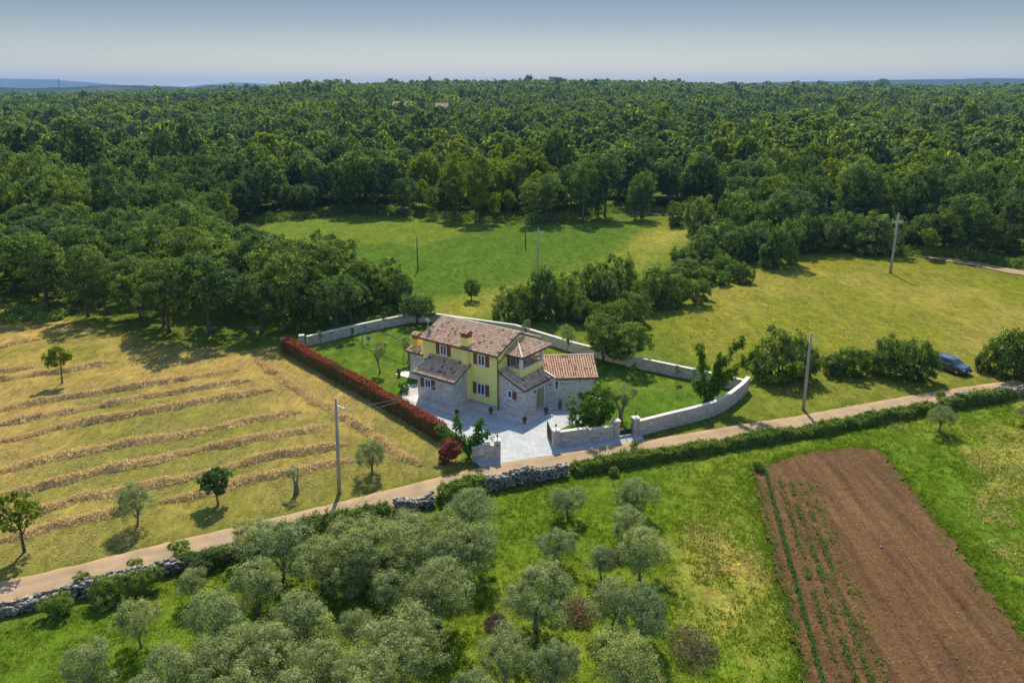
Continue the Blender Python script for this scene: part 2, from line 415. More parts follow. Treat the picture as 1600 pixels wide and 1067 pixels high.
class MB:
    """collects polygons and links them as one mesh with metric box UVs"""
    def __init__(s): s.v = []; s.f = []; s.m = []; s.t = []; s.mi = 0; s.ti = 0.5
    def face(s, pts):
        b = len(s.v); s.v += [tuple(map(float, p)) for p in pts]; s.f.append(tuple(range(b, b + len(pts)))); s.m.append(s.mi); s.t.append(s.ti)
    def faces(s, vs, fs):
        b = len(s.v); s.v += [tuple(map(float, p)) for p in vs]
        for f in fs: s.f.append(tuple(b + i for i in f)); s.m.append(s.mi); s.t.append(s.ti)
    def box(s, x0, x1, y0, y1, z0, z1, fr=None):
        p = [(x0, y0, z0), (x1, y0, z0), (x1, y1, z0), (x0, y1, z0), (x0, y0, z1), (x1, y0, z1), (x1, y1, z1), (x0, y1, z1)]
        if fr: p = [fr(*q) for q in p]
        s.faces(p, [(0, 3, 2, 1), (4, 5, 6, 7), (0, 1, 5, 4), (1, 2, 6, 5), (2, 3, 7, 6), (3, 0, 4, 7)])
    def prism(s, poly, z0, z1):
        n = len(poly)
        z0s = z0 if hasattr(z0, '__len__') else [z0] * n
        z1s = z1 if hasattr(z1, '__len__') else [z1] * n
        s.faces([(a, b, c) for (a, b), c in zip(poly, z0s)] + [(a, b, c) for (a, b), c in zip(poly, z1s)],
                [tuple(range(n - 1, -1, -1)), tuple(range(n, 2 * n))] + [(i, (i + 1) % n, n + (i + 1) % n, n + i) for i in range(n)])
    def tube(s, pts, rad, k=8, cap=True):
        pts = [Vector(p) for p in pts]
        rad = rad if hasattr(rad, '__len__') else [rad] * len(pts)
        vs = []; prev = None
        for i, p in enumerate(pts):
            a = pts[max(0, i - 1)]; b = pts[min(len(pts) - 1, i + 1)]
            d = (b - a).normalized()
            if prev is None:
                x = d.cross(Vector((0, 0, 1)))
                if x.length < 0.05: x = d.cross(Vector((1, 0, 0)))
            else: x = prev - d * prev.dot(d)
            x.normalize(); y = d.cross(x); prev = x
            vs += [p + (x * cos(2 * pi * j / k) + y * sin(2 * pi * j / k)) * rad[i] for j in range(k)]
        fs = [(i * k + j, i * k + (j + 1) % k, (i + 1) * k + (j + 1) % k, (i + 1) * k + j) for i in range(len(pts) - 1) for j in range(k)]
        if cap: fs += [tuple(range(k - 1, -1, -1)), tuple(range((len(pts) - 1) * k, len(pts) * k))]
        s.faces(vs, fs)
    def lathe(s, prof, c=(0, 0, 0), k=16):
        vs = [(c[0] + r * cos(2 * pi * j / k), c[1] + r * sin(2 * pi * j / k), c[2] + z) for r, z in prof for j in range(k)]
        n = len(prof)
        fs = [(i * k + j, i * k + (j + 1) % k, (i + 1) * k + (j + 1) % k, (i + 1) * k + j) for i in range(n - 1) for j in range(k)]
        fs += [tuple(range(k - 1, -1, -1)), tuple(range((n - 1) * k, n * k))]
        s.faces(vs, fs)
    def mesh(s, name, mats, smooth=False):
        me = bpy.data.meshes.new(name)
        me.from_pydata(s.v, [], s.f)
        for m_ in (mats if isinstance(mats, (list, tuple)) else [mats]): me.materials.append(m_)
        me.polygons.foreach_set('material_index', np.array(s.m, np.int32))
        a = me.attributes.new('tint', 'FLOAT', 'FACE'); a.data.foreach_set('value', np.array(s.t, np.float32))
        uvl = me.uv_layers.new(name='UVMap')
        for p in me.polygons:
            n = p.normal
            if abs(n.z) < 0.75:
                l = hypot(n.x, n.y) or 1; tx, ty = -n.y / l, n.x / l
                for li in p.loop_indices:
                    co = me.vertices[me.loops[li].vertex_index].co
                    uvl.data[li].uv = (co.x * tx + co.y * ty, co.z)
            else:
                for li in p.loop_indices:
                    co = me.vertices[me.loops[li].vertex_index].co; uvl.data[li].uv = (co.x, co.y)
        if smooth: me.polygons.foreach_set('use_smooth', np.ones(len(me.polygons), bool))
        me.update()
        return me
    def build(s, name, mats, parent=None, smooth=False, loc=(0, 0, 0), rz=0.0):
        return link(name, s.mesh(name, mats, smooth), parent, loc, rz)

def copy_tree(o, parent=None):
    c = o.copy(); COL.objects.link(c)
    if parent is not None: c.parent = parent
    for ch in o.children: copy_tree(ch, c)
    return c

# ------------------------------------------------------------------ leaves, crowns, trunks
def leaf_quads(pos, nrm, size, aspect=0.6, r=rng, curl=0.0):
    n = len(pos)
    nrm = nrm / (np.linalg.norm(nrm, axis=1, keepdims=True) + 1e-9)
    a = r.normal(size=(n, 3)); x = np.cross(nrm, a); x /= np.linalg.norm(x, axis=1, keepdims=True) + 1e-9
    y = np.cross(nrm, x)
    s = size * r.uniform(0.6, 1.4, (n, 1))
    V = np.stack([pos - x * s * 0.5, pos - y * s * aspect * 0.5, pos + x * s * 0.5, pos + y * s * aspect * 0.5], 1)
    return V.reshape(-1, 3), np.arange(4 * n).reshape(n, 4)
def crown_points(r, R, HZ, zc, lobes, nclump, nleaf, clr, lobe_r=(0.38, 0.6), up=0.55, flat=1.0, lower=0.5):
    """leaf positions and normals of a lumpy broadleaf crown"""
    L = []
    for i in range(lobes):
        th = 2 * pi * (i + r.uniform(-.3, .3)) / lobes * 1.618 * 1.9
        rad = R * r.uniform(0.15, 0.62) ** 0.8
        zz = r.uniform(-0.55, 0.75) * HZ * (1 - 0.45 * rad / R)
        lr = R * r.uniform(*lobe_r) * (1 - 0.25 * rad / R)
        L.append((rad * cos(th), rad * sin(th), zz, lr))
    L.append((0, 0, HZ * 0.45, R * 0.45)); L.append((0, 0, -HZ * 0.1, R * 0.55))
    L = np.array(L)
    w = L[:, 3] ** 2; w /= w.sum()
    li = r.choice(len(L), nclump, p=w)
    d = r.normal(size=(nclump, 3)); d /= np.linalg.norm(d, axis=1, keepdims=True)
    flip = (d[:, 2] < -0.1) & (r.random(nclump) < lower); d[flip, 2] *= -1
    cc = L[li, :3] + d * L[li, 3:4] * r.uniform(0.75, 1.05, (nclump, 1)) * np.array([1, 1, flat])
    # drop clumps buried well inside another lobe
    keep = np.ones(nclump, bool)
    for l in L:
        keep &= ~(np.linalg.norm((cc - l[:3]) / np.array([1, 1, flat]), axis=1) < l[3] * 0.62)
    cc = cc[keep]; d = d[keep]
    cs = clr * r.uniform(0.5, 1.4, len(cc))
    q = r.normal(size=(len(cc), nleaf, 3)); q /= np.linalg.norm(q, axis=2, keepdims=True) * 1.0
    q *= r.random((len(cc), nleaf, 1)) ** 0.45
    pos = cc[:, None] + q * cs[:, None, None] * np.array([1, 1, 0.75])
    nr = q * 0.9 + d[:, None] * 0.5 + np.array([0, 0, up]) + r.normal(size=q.shape) * 0.35
    tint = np.clip(r.normal(0.42, 0.24, (len(cc), nleaf)) + r.normal(0, 0.22, (len(cc), 1)), 0, 1)
    pos = pos.reshape(-1, 3) + np.array([0, 0, zc])
    return pos, nr.reshape(-1, 3), tint.ravel(), L
def crown_mesh(name, seed, mat, R=4, HZ=3.2, zc=6, lobes=7, nclump=170, nleaf=36, clr=0.75, size=0.26, aspect=0.7, **kw):
    r = np.random.default_rng(seed)
    pos, nr, tint, L = crown_points(r, R, HZ, zc, lobes, nclump, nleaf, clr, **kw)
    V, F = leaf_quads(pos, nr, size, aspect, r)
    return np_mesh(name, V, F, [mat], tint=tint), L
def trunk_mesh(name, seed, mat, h, rad, L=None, zc=0, k=7, lean=0.3, limbs=5, fork=0.5):
    r = random.Random(seed); mb = MB()
    tx, ty = r.uniform(-lean, lean), r.uniform(-lean, lean)
    top = (tx, ty, h)
    mb.tube([(0, 0, -0.25), (tx * .1, ty * .1, h * .12), (tx * .5, ty * .5, h * .55), top], [rad * 1.5, rad * 1.05, rad * .85, rad * .6], k)
    if L is not None:
        for i in range(min(limbs, len(L))):
            q = L[i]; z0 = h * (fork + (1 - fork) * r.random()); t = z0 / h
            a = (tx * t, ty * t, z0); b = (float(q[0]) * .75, float(q[1]) * .75, float(q[2]) * .8 + zc)
            mdl = ((a[0] + b[0]) / 2 + r.uniform(-.2, .2), (a[1] + b[1]) / 2 + r.uniform(-.2, .2), (a[2] + b[2]) / 2 + .15 * h * .3)
            mb.tube([a, mdl, b], [rad * .55, rad * .38, rad * .12], 5)
    return mb.mesh(name, mat, True)

TREES = {}
def proto(kind, seed, mat, R, HZ, zc, trunkh, rad, bark='bark', **kw):
    tk = {k: kw.pop(k) for k in ('limbs', 'fork', 'lean') if k in kw}
    cm, L = crown_mesh(kind + '_crown', seed, M[mat], R, HZ, zc, **kw)
    tm = trunk_mesh(kind + '_trunk', seed, M[bark], trunkh, rad, L, zc, **tk)
    TREES.setdefault(kind, []).append((cm, tm))
# woodland trees about 10 m tall
for i in range(4): proto('oak', 100 + i, 'oak', 4.3, 4.0, 5.7, 6.0, 0.20, lobes=10, nclump=330, nleaf=46, clr=0.60, size=0.24)
for i in range(3): proto('dark', 200 + i, 'dark', 4.0, 4.3, 5.6, 6.0, 0.20, lobes=10, nclump=330, nleaf=46, clr=0.58, size=0.23)
for i in range(2): proto('lime', 300 + i, 'lime', 3.5, 4.6, 6.0, 7.0, 0.16, lobes=10, nclump=250, nleaf=38, clr=0.6, size=0.25, lobe_r=(0.28, 0.45))
for i in range(3): proto('shrub', 400 + i, ['ivy', 'oak', 'dark'][i], 2.2, 1.5, 1.45, 1.2, 0.10, lobes=8, nclump=300, nleaf=42, clr=0.42, size=0.17, lower=0.15)
for i in range(3): proto('low_round', 440 + i, ['oak', 'dark', 'oak'][i], 3.0, 2.1, 3.0, 2.6, 0.16, lobes=10, nclump=430, nleaf=46, clr=0.46, size=0.19, lower=0.15)
# olives: airy crowns of small narrow leaves
for i in range(4): proto('olive', 500 + i, 'olive', 2.35, 1.6, 2.35, 1.6, 0.14, bark='oldbark', lobes=10, nclump=400, nleaf=62, clr=0.36, size=0.115, aspect=0.42, lobe_r=(0.30, 0.48), up=0.15, fork=0.35, limbs=8, lean=.15)
for i in range(2): proto('airy_olive', 520 + i, 'olive', 2.25, 1.6, 2.4, 1.4, 0.09, bark='oldbark', lobes=10, nclump=270, nleaf=46, clr=0.38, size=0.12, aspect=0.42, lobe_r=(0.28, 0.42), fork=0.3, limbs=9)
for i in range(2): proto('fig', 540 + i, 'fig', 1.6, 1.15, 2.0, 1.5, 0.09, bark='oldbark', lobes=8, nclump=130, nleaf=22, clr=0.34, size=0.22, aspect=0.85, lobe_r=(0.25, 0.4), fork=0.3, limbs=8)
proto('bright', 560, 'lime', 1.75, 1.0, 2.9, 2.6, 0.08, lobes=9, nclump=150, nleaf=26, clr=0.34, size=0.2, lobe_r=(0.25, 0.4), fork=0.5)
proto('bright', 561, 'lime', 2.0, 1.4, 3.0, 2.7, 0.10, lobes=9, nclump=110, nleaf=24, clr=0.32, size=0.19, lobe_r=(0.2, 0.34), fork=0.35, limbs=9)
proto('round', 570, 'citrus', 2.15, 1.45, 1.75, 1.1, 0.12, lobes=12, nclump=520, nleaf=40, clr=0.34, size=0.18, aspect=0.55, lower=0.1, lobe_r=(.42,.58))
proto('sapling', 580, 'fig', 0.55, 0.6, 1.4, 1.3, 0.03, lobes=4, nclump=22, nleaf=14, clr=0.2, size=0.15)
proto('garden_olive', 590, 'olive', 1.25, 1.15, 2.6, 1.7, 0.09, bark='oldbark', lobes=8, nclump=170, nleaf=40, clr=0.26, size=0.10, aspect=0.42, lobe_r=(0.3, 0.45), fork=0.45, limbs=8)

CATS = dict(low_round='tree', oak='tree', dark='tree', lime='tree', shrub='bush', olive='olive tree', airy_olive='olive tree', fig='fig tree', bright='tree', round='citrus tree', sapling='sapling', garden_olive='olive tree')
NAMES = dict(low_round='broadleaf_tree', oak='broadleaf_tree', dark='dark_broadleaf_tree', lime='pale_broadleaf_tree', shrub='bush', olive='olive_tree', airy_olive='olive_tree', fig='fig_tree', bright='young_tree', round='citrus_tree', sapling='sapling', garden_olive='olive_tree')
def tree(kind, loc, s, label, group=None, rz=None, var=None, sz=None, name=None, cat=None):
    v = random.randrange(len(TREES[kind])) if var is None else var
    cm, tm = TREES[kind][v]
    e = empty(name or NAMES[kind], (loc[0], loc[1], loc[2] if len(loc) > 2 else 0), random.uniform(0, 6.28) if rz is None else rz, label, cat or CATS[kind], group)
    e.scale = (s, s, s if sz is None else sz)
    link('crown', cm, e); link('trunk', tm, e)
    return e

def leafy_strip(path, width, height, n, size, r, zbase=0.0, lumps=0.25, aspect=0.65):
    """leaf positions covering a hedge along a path (rounded box section)"""
    path = np.array(path, float); seg = np.diff(path, axis=0); ln = np.linalg.norm(seg, axis=1); cum = np.concatenate([[0], np.cumsum(ln)])
    t = r.uniform(0, cum[-1], n); i = np.clip(np.searchsorted(cum, t) - 1, 0, len(seg) - 1)
    base = path[i] + seg[i] * ((t - cum[i]) / ln[i])[:, None]
    nrm = np.stack([-seg[i, 1], seg[i, 0]], 1) / ln[i][:, None]
    side = r.uniform(-1, 1, n); top = r.random(n) < width / (width + 2 * height) * 1.3
    hh = height * (1 + lumps * (fbm(t * 0.35, np.full(n, 3.3), 2) * .9 + fbm(t * 2.6, side * 2 + 3, 3) - 0.95) * 1.5 + r.normal(0, 0.06, n) + np.where(r.random(n) < .04 * (lumps > .4), r.random(n) * .5, 0)); ww = width / 2 * (1 + lumps * (fbm(t * 0.4, np.full(n, 9.1), 2) * .8 + fbm(t * 2.2, np.full(n, 29.1), 3) - .9) * 1.3)
    z = np.where(top, hh, hh * r.random(n) ** 0.8)
    off = np.where(top, side * ww, np.sign(side) * ww * (1 - 0.25 * (z / height) ** 3)) + r.normal(0, size * 0.5, n)
    pos = np.column_stack([base + nrm * off[:, None], z + zbase])
    nn = np.column_stack([nrm * np.where(top, 0.2 * side, np.sign(side))[:, None], np.where(top, 1.0, 0.35)]) + r.normal(0, 0.45, (n, 3))
    return pos, nn, t

# ------------------------------------------------------------------ the land
def lerp_tab(x, tab):
    return np.interp(x, [a for a, b in tab], [b for a, b in tab])
SKY_X = [(-400, 151), (0, 151), (100, 149), (200, 147), (300, 144), (400, 141), (450, 137), (530, 134), (560, 136), (620, 133), (700, 132), (800, 131), (870, 130), (950, 131), (1050, 132), (1100, 135), (1200, 136.5), (1300, 136.5), (1400, 137.5), (1500, 138), (1600, 137), (2000, 137)]
def ridge_D(x): return lerp_tab(x, [(-400, 1500), (400, 1500), (480, 1350), (1000, 1500), (1200, 1900), (2000, 1900)])
def height(X, Y):
    X = np.asarray(X, float); Y = np.asarray(Y, float)
    D = np.maximum(np.hypot(X, Y), 1.0)
    x = 800 + 1263 * X / np.maximum(Y, 1)
    x = np.where(Y > 1, np.clip(x, -400, 2000), 800)
    Dc = ridge_D(x)
    zc = CAM_H + Dc * (140 - lerp_tab(x, SKY_X)) / 1262.0 - 9.0
    t = np.clip((D - 260) / (Dc - 260), 0, 1)
    up = t * t * (3 - 2 * t) * 0.5 + t * 0.5
    h = zc * up
    back = np.clip((D - Dc) / 1800.0, 0, 1)
    h = h * (1 - back * back * (3 - 2 * back))
    roll = (fbm(X / 210 + 5, Y / 210, 3) - 0.5) * np.clip((D - 260) / 400, 0, 1) * 15 * (1 - np.clip((D - Dc * .7) / 300, 0, 1))
    return h + roll

XY = {}
XY['hay'] = pxs([(-140, 452), (0, 478), (110, 500), (270, 540), (380, 548), (441, 543), (445, 556), (560, 610), (640, 655), (695, 703), (720, 727), (640, 745), (525, 783), (382, 818), (250, 848), (125, 879), (0, 907), (-140, 937)])
XY['lawn'] = [P2(444, 545), P2(478, 538), P2(660, 497), (-11.1, 100.1), (0.4, 94.6), (7.6, 87.2), (13.4, 82.5), (19.6, 78.3), (24.2, 75.3), (24.6, 75.0), (22.3, 72), (19.4, 68.6), (15.3, 66.3), (11.5, 64.2), (4, 62), (2, 60), (-5.7, 60.5), (-6.2, 62.8)]
XY['wheat'] = pxs([(520, 400), (560, 380), (610, 378), (650, 385), (735, 362), (800, 350), (990, 355), (1000, 368), (985, 382), (905, 425), (868, 437), (800, 448), (700, 462), (660, 462), (600, 440)])
XY['meadow'] = pxs([(1000, 505), (1060, 470), (1130, 445), (1190, 415), (1230, 392), (1300, 385), (1420, 395), (1600, 435), (1900, 470), (2100, 560), (1700, 592), (1487, 608), (1248, 650), (1180, 590), (1120, 575)])
XY['dry_strip'] = pxs([(1040, 350), (1090, 362), (1040, 395), (960, 440), (860, 490), (740, 500), (690, 490), (700, 480), (800, 450), (905, 425), (985, 382)])
XY['open_back'] = pxs([(330, 405), (395, 352), (470, 343), (540, 335), (640, 340), (760, 355), (900, 350), (1040, 345), (1110, 352), (1060, 375), (1000, 415), (900, 440), (700, 495), (655, 500), (610, 480), (550, 462), (480, 446), (400, 425)])
XY['orchard'] = pxs([(-200, 985), (0, 985), (160, 935), (375, 862), (625, 795), (770, 765), (915, 735), (1150, 690), (1440, 640), (1600, 612), (1900, 570), (2400, 560), (2200, 1300), (-400, 1300)])
XY['field'] = [P2(1178, 736), P2(1245, 711), P2(1330, 699), P2(1374, 701), (31.4, 53), (30.8, 46), (29.6, 38), (28.4, 30), (14.9, 27), (16.4, 37), (18.1, 46.5)]
ROAD_UP = pxs([(-260, 970), (-120, 936), (0, 909), (125, 881), (250, 850), (382, 820), (525, 785), (612, 764), (700, 741), (800, 721), (914, 702), (1006, 687), (1060, 680), (1150, 664), (1248, 650), (1330, 634), (1417, 619), (1487, 608), (1540, 600), (1600, 592), (1700, 577), (1850, 560)])

def ground_colour(X, Y):
    n = fbm(X * .35, Y * .35, 3) - .5
    n2 = fbm(X * .06 + 3, Y * .06, 3) - .5
    jx = (fbm(X * .5 + 9, Y * .5, 3) - .5) * 2.6; jy = (fbm(X * .5, Y * .5 + 40, 3) - .5) * 2.6
    A, B = X + jx, Y + jy
    c = np.zeros(X.shape + (3,)); c[:] = (0.110, 0.150, 0.022)
    def put(mask, col):
        nonlocal c
        c = c * (1 - mask[..., None]) + np.array(col) * mask[..., None]
    put(softin(A, B, XY['open_back'], 3), (0.125, 0.175, 0.022))
    put(softin(A, B, XY['wheat'], 1.5), (0.078, 0.138, 0.017))
    put(softin(A, B, XY['dry_strip'], 4) * np.clip(.75 + n2 * 2, 0, 1), (0.270, 0.250, 0.045))
    put(softin(A, B, XY['meadow'], 5), (0.172, 0.184, 0.022))
    put(softin(A, B, XY['meadow'], 8) * np.clip(n2 * 4 + n * 1.5 + .05, 0, .8), (0.250, 0.225, 0.045))
    # mown verge and drive to the right of the garden wall
    put(softin(A, B, pxs([(1000, 690), (1180, 590), (1260, 575), (1480, 590), (1487, 606), (1248, 648)]), 3) * .8, (0.145, 0.175, 0.024))
    put(softin(A, B, XY['hay'], 1.2), (0.330, 0.240, 0.070))
    put(softin(A, B, XY['hay'], 1.2) * np.clip(n2 * 2.5 + n * 1.2 + .42, 0, .85), (0.165, 0.175, 0.032))
    dv = polydist(X, Y, ROAD_UP, False)
    put(np.clip(1 - dv / 2.2, 0, 1) * np.clip(.9 + n * 2, 0, 1), (0.125, 0.150, 0.022))
    orc = softin(A, B, XY['orchard'], 1)
    put(orc, (0.100, 0.165, 0.014))
    put(orc * np.clip(.25 + n2 * 2 + n * .8, 0, .7), (0.155, 0.195, 0.022))
    put(softin(A, B, pxs([(1075, 850), (1130, 830), (1180, 900), (1215, 985), (1190, 1010), (1110, 960)]), 2.5) * np.clip(.6 + n * 4, 0, 1), (0.370, 0.310, 0.070))
    put(softin(A, B, pxs([(1380, 700), (1480, 690), (1600, 690), (1900, 700), (1900, 900), (1620, 900), (1500, 800)]), 5) * np.clip(.45 + n * 2 + n2 * 3, 0, .9), (0.330, 0.310, 0.060))
    put(softin(X, Y, XY['lawn'], .3), (0.080, 0.142, 0.016))
    put(softin(X, Y, XY['lawn'], .3) * np.clip(n * 3 + .1, 0, .5), (0.140, 0.175, 0.026))
    return c

def grid_mesh(name, xs, ys, zf, mats, zonef=None, names=None, kinds=None):
    GX, GY = np.meshgrid(xs, ys)
    Z = zf(GX, GY)
    c = ground_colour(GX, GY)
    V = np.column_stack([GX.ravel(), GY.ravel(), Z.ravel()])
    C = np.column_stack([c.reshape(-1, 3), np.ones(GX.size)]).astype(np.float32)
    ny, nx = GX.shape
    idx = np.arange(ny * nx).reshape(ny, nx)
    F = np.stack([idx[:-1, :-1], idx[:-1, 1:], idx[1:, 1:], idx[1:, :-1]], -1).reshape(-1, 4)
    cx = V[F].mean(1)
    zone = zonef(cx[:, 0], cx[:, 1])
    out = {}
    for z, (nm, mt) in names.items():
        f = F[zone == z]
        if not len(f): continue
        u, inv = np.unique(f, return_inverse=True)
        me = np_mesh(nm, V[u], inv.reshape(f.shape), [mt], smooth=True)
        a = me.color_attributes.new('albedo', 'FLOAT_COLOR', 'POINT'); a.data.foreach_set('color', C[u].ravel())
        out[nm] = tag(link(nm, me), kind='structure')
    return out

def near_z(X, Y):
    h = height(X, Y)
    d = softin(X, Y, XY['lawn'], 1)
    rough = (fbm(X * 1.1, Y * 1.1, 2) - .5) * 0.10 * (1 - d) + (fbm(X * .3, Y * .3, 2) - .5) * .12 * (1 - d)
    flat = np.clip(polydist(X, Y, ROAD_UP, False) / 5 - .6, 0, 1)
    fld = 1 - softin(X, Y, XY['field'], 2)
    pav = np.clip((np.hypot(X + 1, Y - 66) - 14) / 4, 0, 1)
    return h + (rough - 0.05) * flat * fld * pav - 0.02 * (1 - d) + (1 - fld) * -0.12
def zonef(X, Y):
    z = np.zeros(len(X), int)
    jx = (fbm(X * .8 + 9, Y * .8, 2) - .5) * 1.2
    z[inpoly(X + jx, Y + jx, XY['meadow'])] = 1
    z[inpoly(X + jx, Y + jx, XY['wheat'])] = 2
    z[inpoly(X, Y, XY['hay'])] = 3
    z[inpoly(X + jx * .3, Y, XY['orchard'])] = 4
    z[inpoly(X, Y, XY['lawn'])] = 5
    return z
xs = np.arange(-150, 150.01, 0.55); ys = np.arange(22, 236, 0.55)
grid_mesh('near', xs, ys, near_z, None, zonef, {0: ('ground', M['ground']), 1: ('meadow', M['ground']), 2: ('wheat_field', M['ground']), 3: ('hay_field', M['mown']), 4: ('orchard_grass', M['ground']), 5: ('lawn', M['lawn'])})

# the wooded land beyond, out to the horizon (fan-shaped grid)
def far_land():
    rr = np.concatenate([np.arange(150, 2400, 25), np.geomspace(2400, 14000, 60)])
    th = np.radians(np.arange(-48, 48.1, 0.5))
    R_, T_ = np.meshgrid(rr, th, indexing='ij')
    X = R_ * np.sin(T_); Y = R_ * np.cos(T_)
    x = 800 + 1263 * X / np.maximum(Y, 1)
    Z = height(X, Y)
    inside = (R_ < 250)
    Z = np.where(inside, -0.6, Z - np.clip((300 - R_) / 50, 0, 1) * 0.6)
    # long ridges far away
    def ridge(D0, W, tab, amp, sd):
        top = CAM_H + D0 * (140 - lerp_tab(x, tab)) / 1262.0
        f = np.exp(-((R_ - D0) / W) ** 2)
        return np.where(R_ > 1700, (top + (fbm(T_ * 60 + sd, R_ / 900, 4) - .5) * amp) * f, -50.0)
    Z = np.maximum(Z, ridge(4200, 700, [(-400, 139), (0, 137), (110, 137), (200, 133.5), (300, 137), (330, 134), (430, 136), (520, 139), (560, 136), (700, 142), (1600, 142)], 16, 3))
    Z = np.maximum(Z, ridge(3000, 400, [(-400, 146), (0, 145), (130, 143), (260, 144), (400, 143), (500, 146), (700, 160), (1600, 160)], 10, 8))
    Z = np.maximum(Z, ridge(7000, 1100, [(0, 146), (850, 146), (900, 128.5), (960, 130), (1060, 133), (1200, 130), (1380, 127), (1500, 126), (1600, 126), (2000, 126)], 14, 13))
    Z = np.maximum(Z, ridge(12500, 900, [(-400, 128), (0, 126.5), (90, 127), (180, 133), (250, 140), (310, 134), (370, 130), (440, 133), (480, 141), (700, 150), (1600, 150)], 20, 21))
    V = np.column_stack([X.ravel(), Y.ravel(), Z.ravel()])
    n, m_ = X.shape; idx = np.arange(n * m_).reshape(n, m_)
    F = np.stack([idx[:-1, :-1], idx[1:, :-1], idx[1:, 1:], idx[:-1, 1:]], -1).reshape(-1, 4)
    cr = R_[:-1, :-1].ravel()
    me = np_mesh('hills', V, F, [M['floor'], M['hills']], midx=(cr > 2200).astype(int), smooth=True)
    tag(link('hills', me), kind='structure')
far_land()

def ribbon(name, left, right, z, mat):
    n = len(left); V = []; F = []
    for (a, b) in zip(left, right): V += [(a[0], a[1], z), (b[0], b[1], z)]
    F = [(2 * i, 2 * i + 1, 2 * i + 3, 2 * i + 2) for i in range(n - 1)]
    me = bpy.data.meshes.new(name); me.from_pydata(V, [], F); me.materials.append(mat)
    uvl = me.uv_layers.new(name='UVMap')
    for p in me.polygons:
        for li in p.loop_indices:
            vi = me.loops[li].vertex_index; uvl.data[li].uv = (vi // 2 * 0.5, float(vi % 2))
    o = link(name, me); tag(o, kind='structure'); return o
def resample(path, step):
    path = np.array(path, float); d = np.concatenate([[0], np.cumsum(np.linalg.norm(np.diff(path, axis=0), axis=1))])
    t = np.linspace(0, d[-1], max(2, int(d[-1] / step)))
    return np.column_stack([np.interp(t, d, path[:, 0]), np.interp(t, d, path[:, 1])])
def smooth_path(p, k=9):
    q = p.copy()
    for _ in range(k): q[1:-1] = (q[:-2] + q[1:-1] * 2 + q[2:]) / 4
    return q
up = smooth_path(resample(ROAD_UP, 0.5), 20)
tn = np.gradient(up, axis=0); tn /= np.linalg.norm(tn, axis=1, keepdims=True)
nm = np.column_stack([tn[:, 1], -tn[:, 0]])
ROAD_N = nm; ROAD_P = up
w_ = 2.75 + (fbm(np.arange(len(up)) * .35, np.zeros(len(up))) - .5) * .3
j_ = (fbm(np.arange(len(up)) * .6, np.ones(len(up)) * 5) - .5) * .22
ribbon('road', up + nm * j_[:, None], up + nm * w_[:, None], 0.012, M['road'])
# gravel track at the wood's edge on the right, and the lane behind the far meadow
def strip(name, cl, w, z, mat, zs=None):
    p = smooth_path(resample(cl, 1.0), 6); t = np.gradient(p, axis=0); t /= np.linalg.norm(t, axis=1, keepdims=True); n_ = np.column_stack([t[:, 1], -t[:, 0]])
    ww = w / 2 * (1 + (fbm(np.arange(len(p)) * .5, np.zeros(len(p))) - .5) * .5)
    return ribbon(name, p - n_ * ww[:, None], p + n_ * ww[:, None], z, mat)
strip('gravel_track', pxs([(1340, 386), (1400, 394), (1450, 401), (1520, 412), (1600, 428), (1750, 455)]), 3.2, 0.06, M['road'])
strip('back_lane', pxs([(930, 327), (980, 331), (1040, 336), (1110, 342), (1200, 348)]), 3.0, 0.06, M['road'])

# ploughed field: own grid with clods and furrows
def field():
    xs = np.arange(12, 34.5, 0.16); ys = np.arange(26, 63, 0.16)
    GX, GY = np.meshgrid(xs, ys)
    ax, ay = 4.5 / 24.4, 1.0; l = hypot(ax, ay); ax /= l; ay /= l
    s = GX * ay - GY * ax
    r = np.random.default_rng(5)
    Z = 0.02 + 0.06 * np.sin(s * 2 * pi / 0.9) * (fbm(GX * .4, GY * .4) + .2) + (fbm(GX * 2.4, GY * 2.4, 3) - .5) * .13 + r.normal(0, .012, GX.shape)
    V = np.column_stack([GX.ravel(), GY.ravel(), Z.ravel()])
    ny, nx = GX.shape; idx = np.arange(ny * nx).reshape(ny, nx)
    F = np.stack([idx[:-1, :-1], idx[:-1, 1:], idx[1:, 1:], idx[1:, :-1]], -1).reshape(-1, 4)
    c = V[F].mean(1); j = (fbm(c[:, 0] * 1.5, c[:, 1] * 1.5, 3) - .5) * .9
    F = F[inpoly(c[:, 0] + j * 1.7, c[:, 1] + j, XY['field'])]
    u, inv = np.unique(F, return_inverse=True)
    tag(link('ploughed_field', np_mesh('ploughed_field', V[u], inv.reshape(F.shape), [M['soil']], smooth=True)), kind='structure')
field()

# ------------------------------------------------------------------ house frame: origin at the front right corner, x along the front, y into the depth
HB = (-1.319, 69.912); HANG = radians(-36.436)
hc, hs = cos(HANG), sin(HANG)
def H2(u, v): return (HB[0] + u * hc - v * hs, HB[1] + u * hs + v * hc)

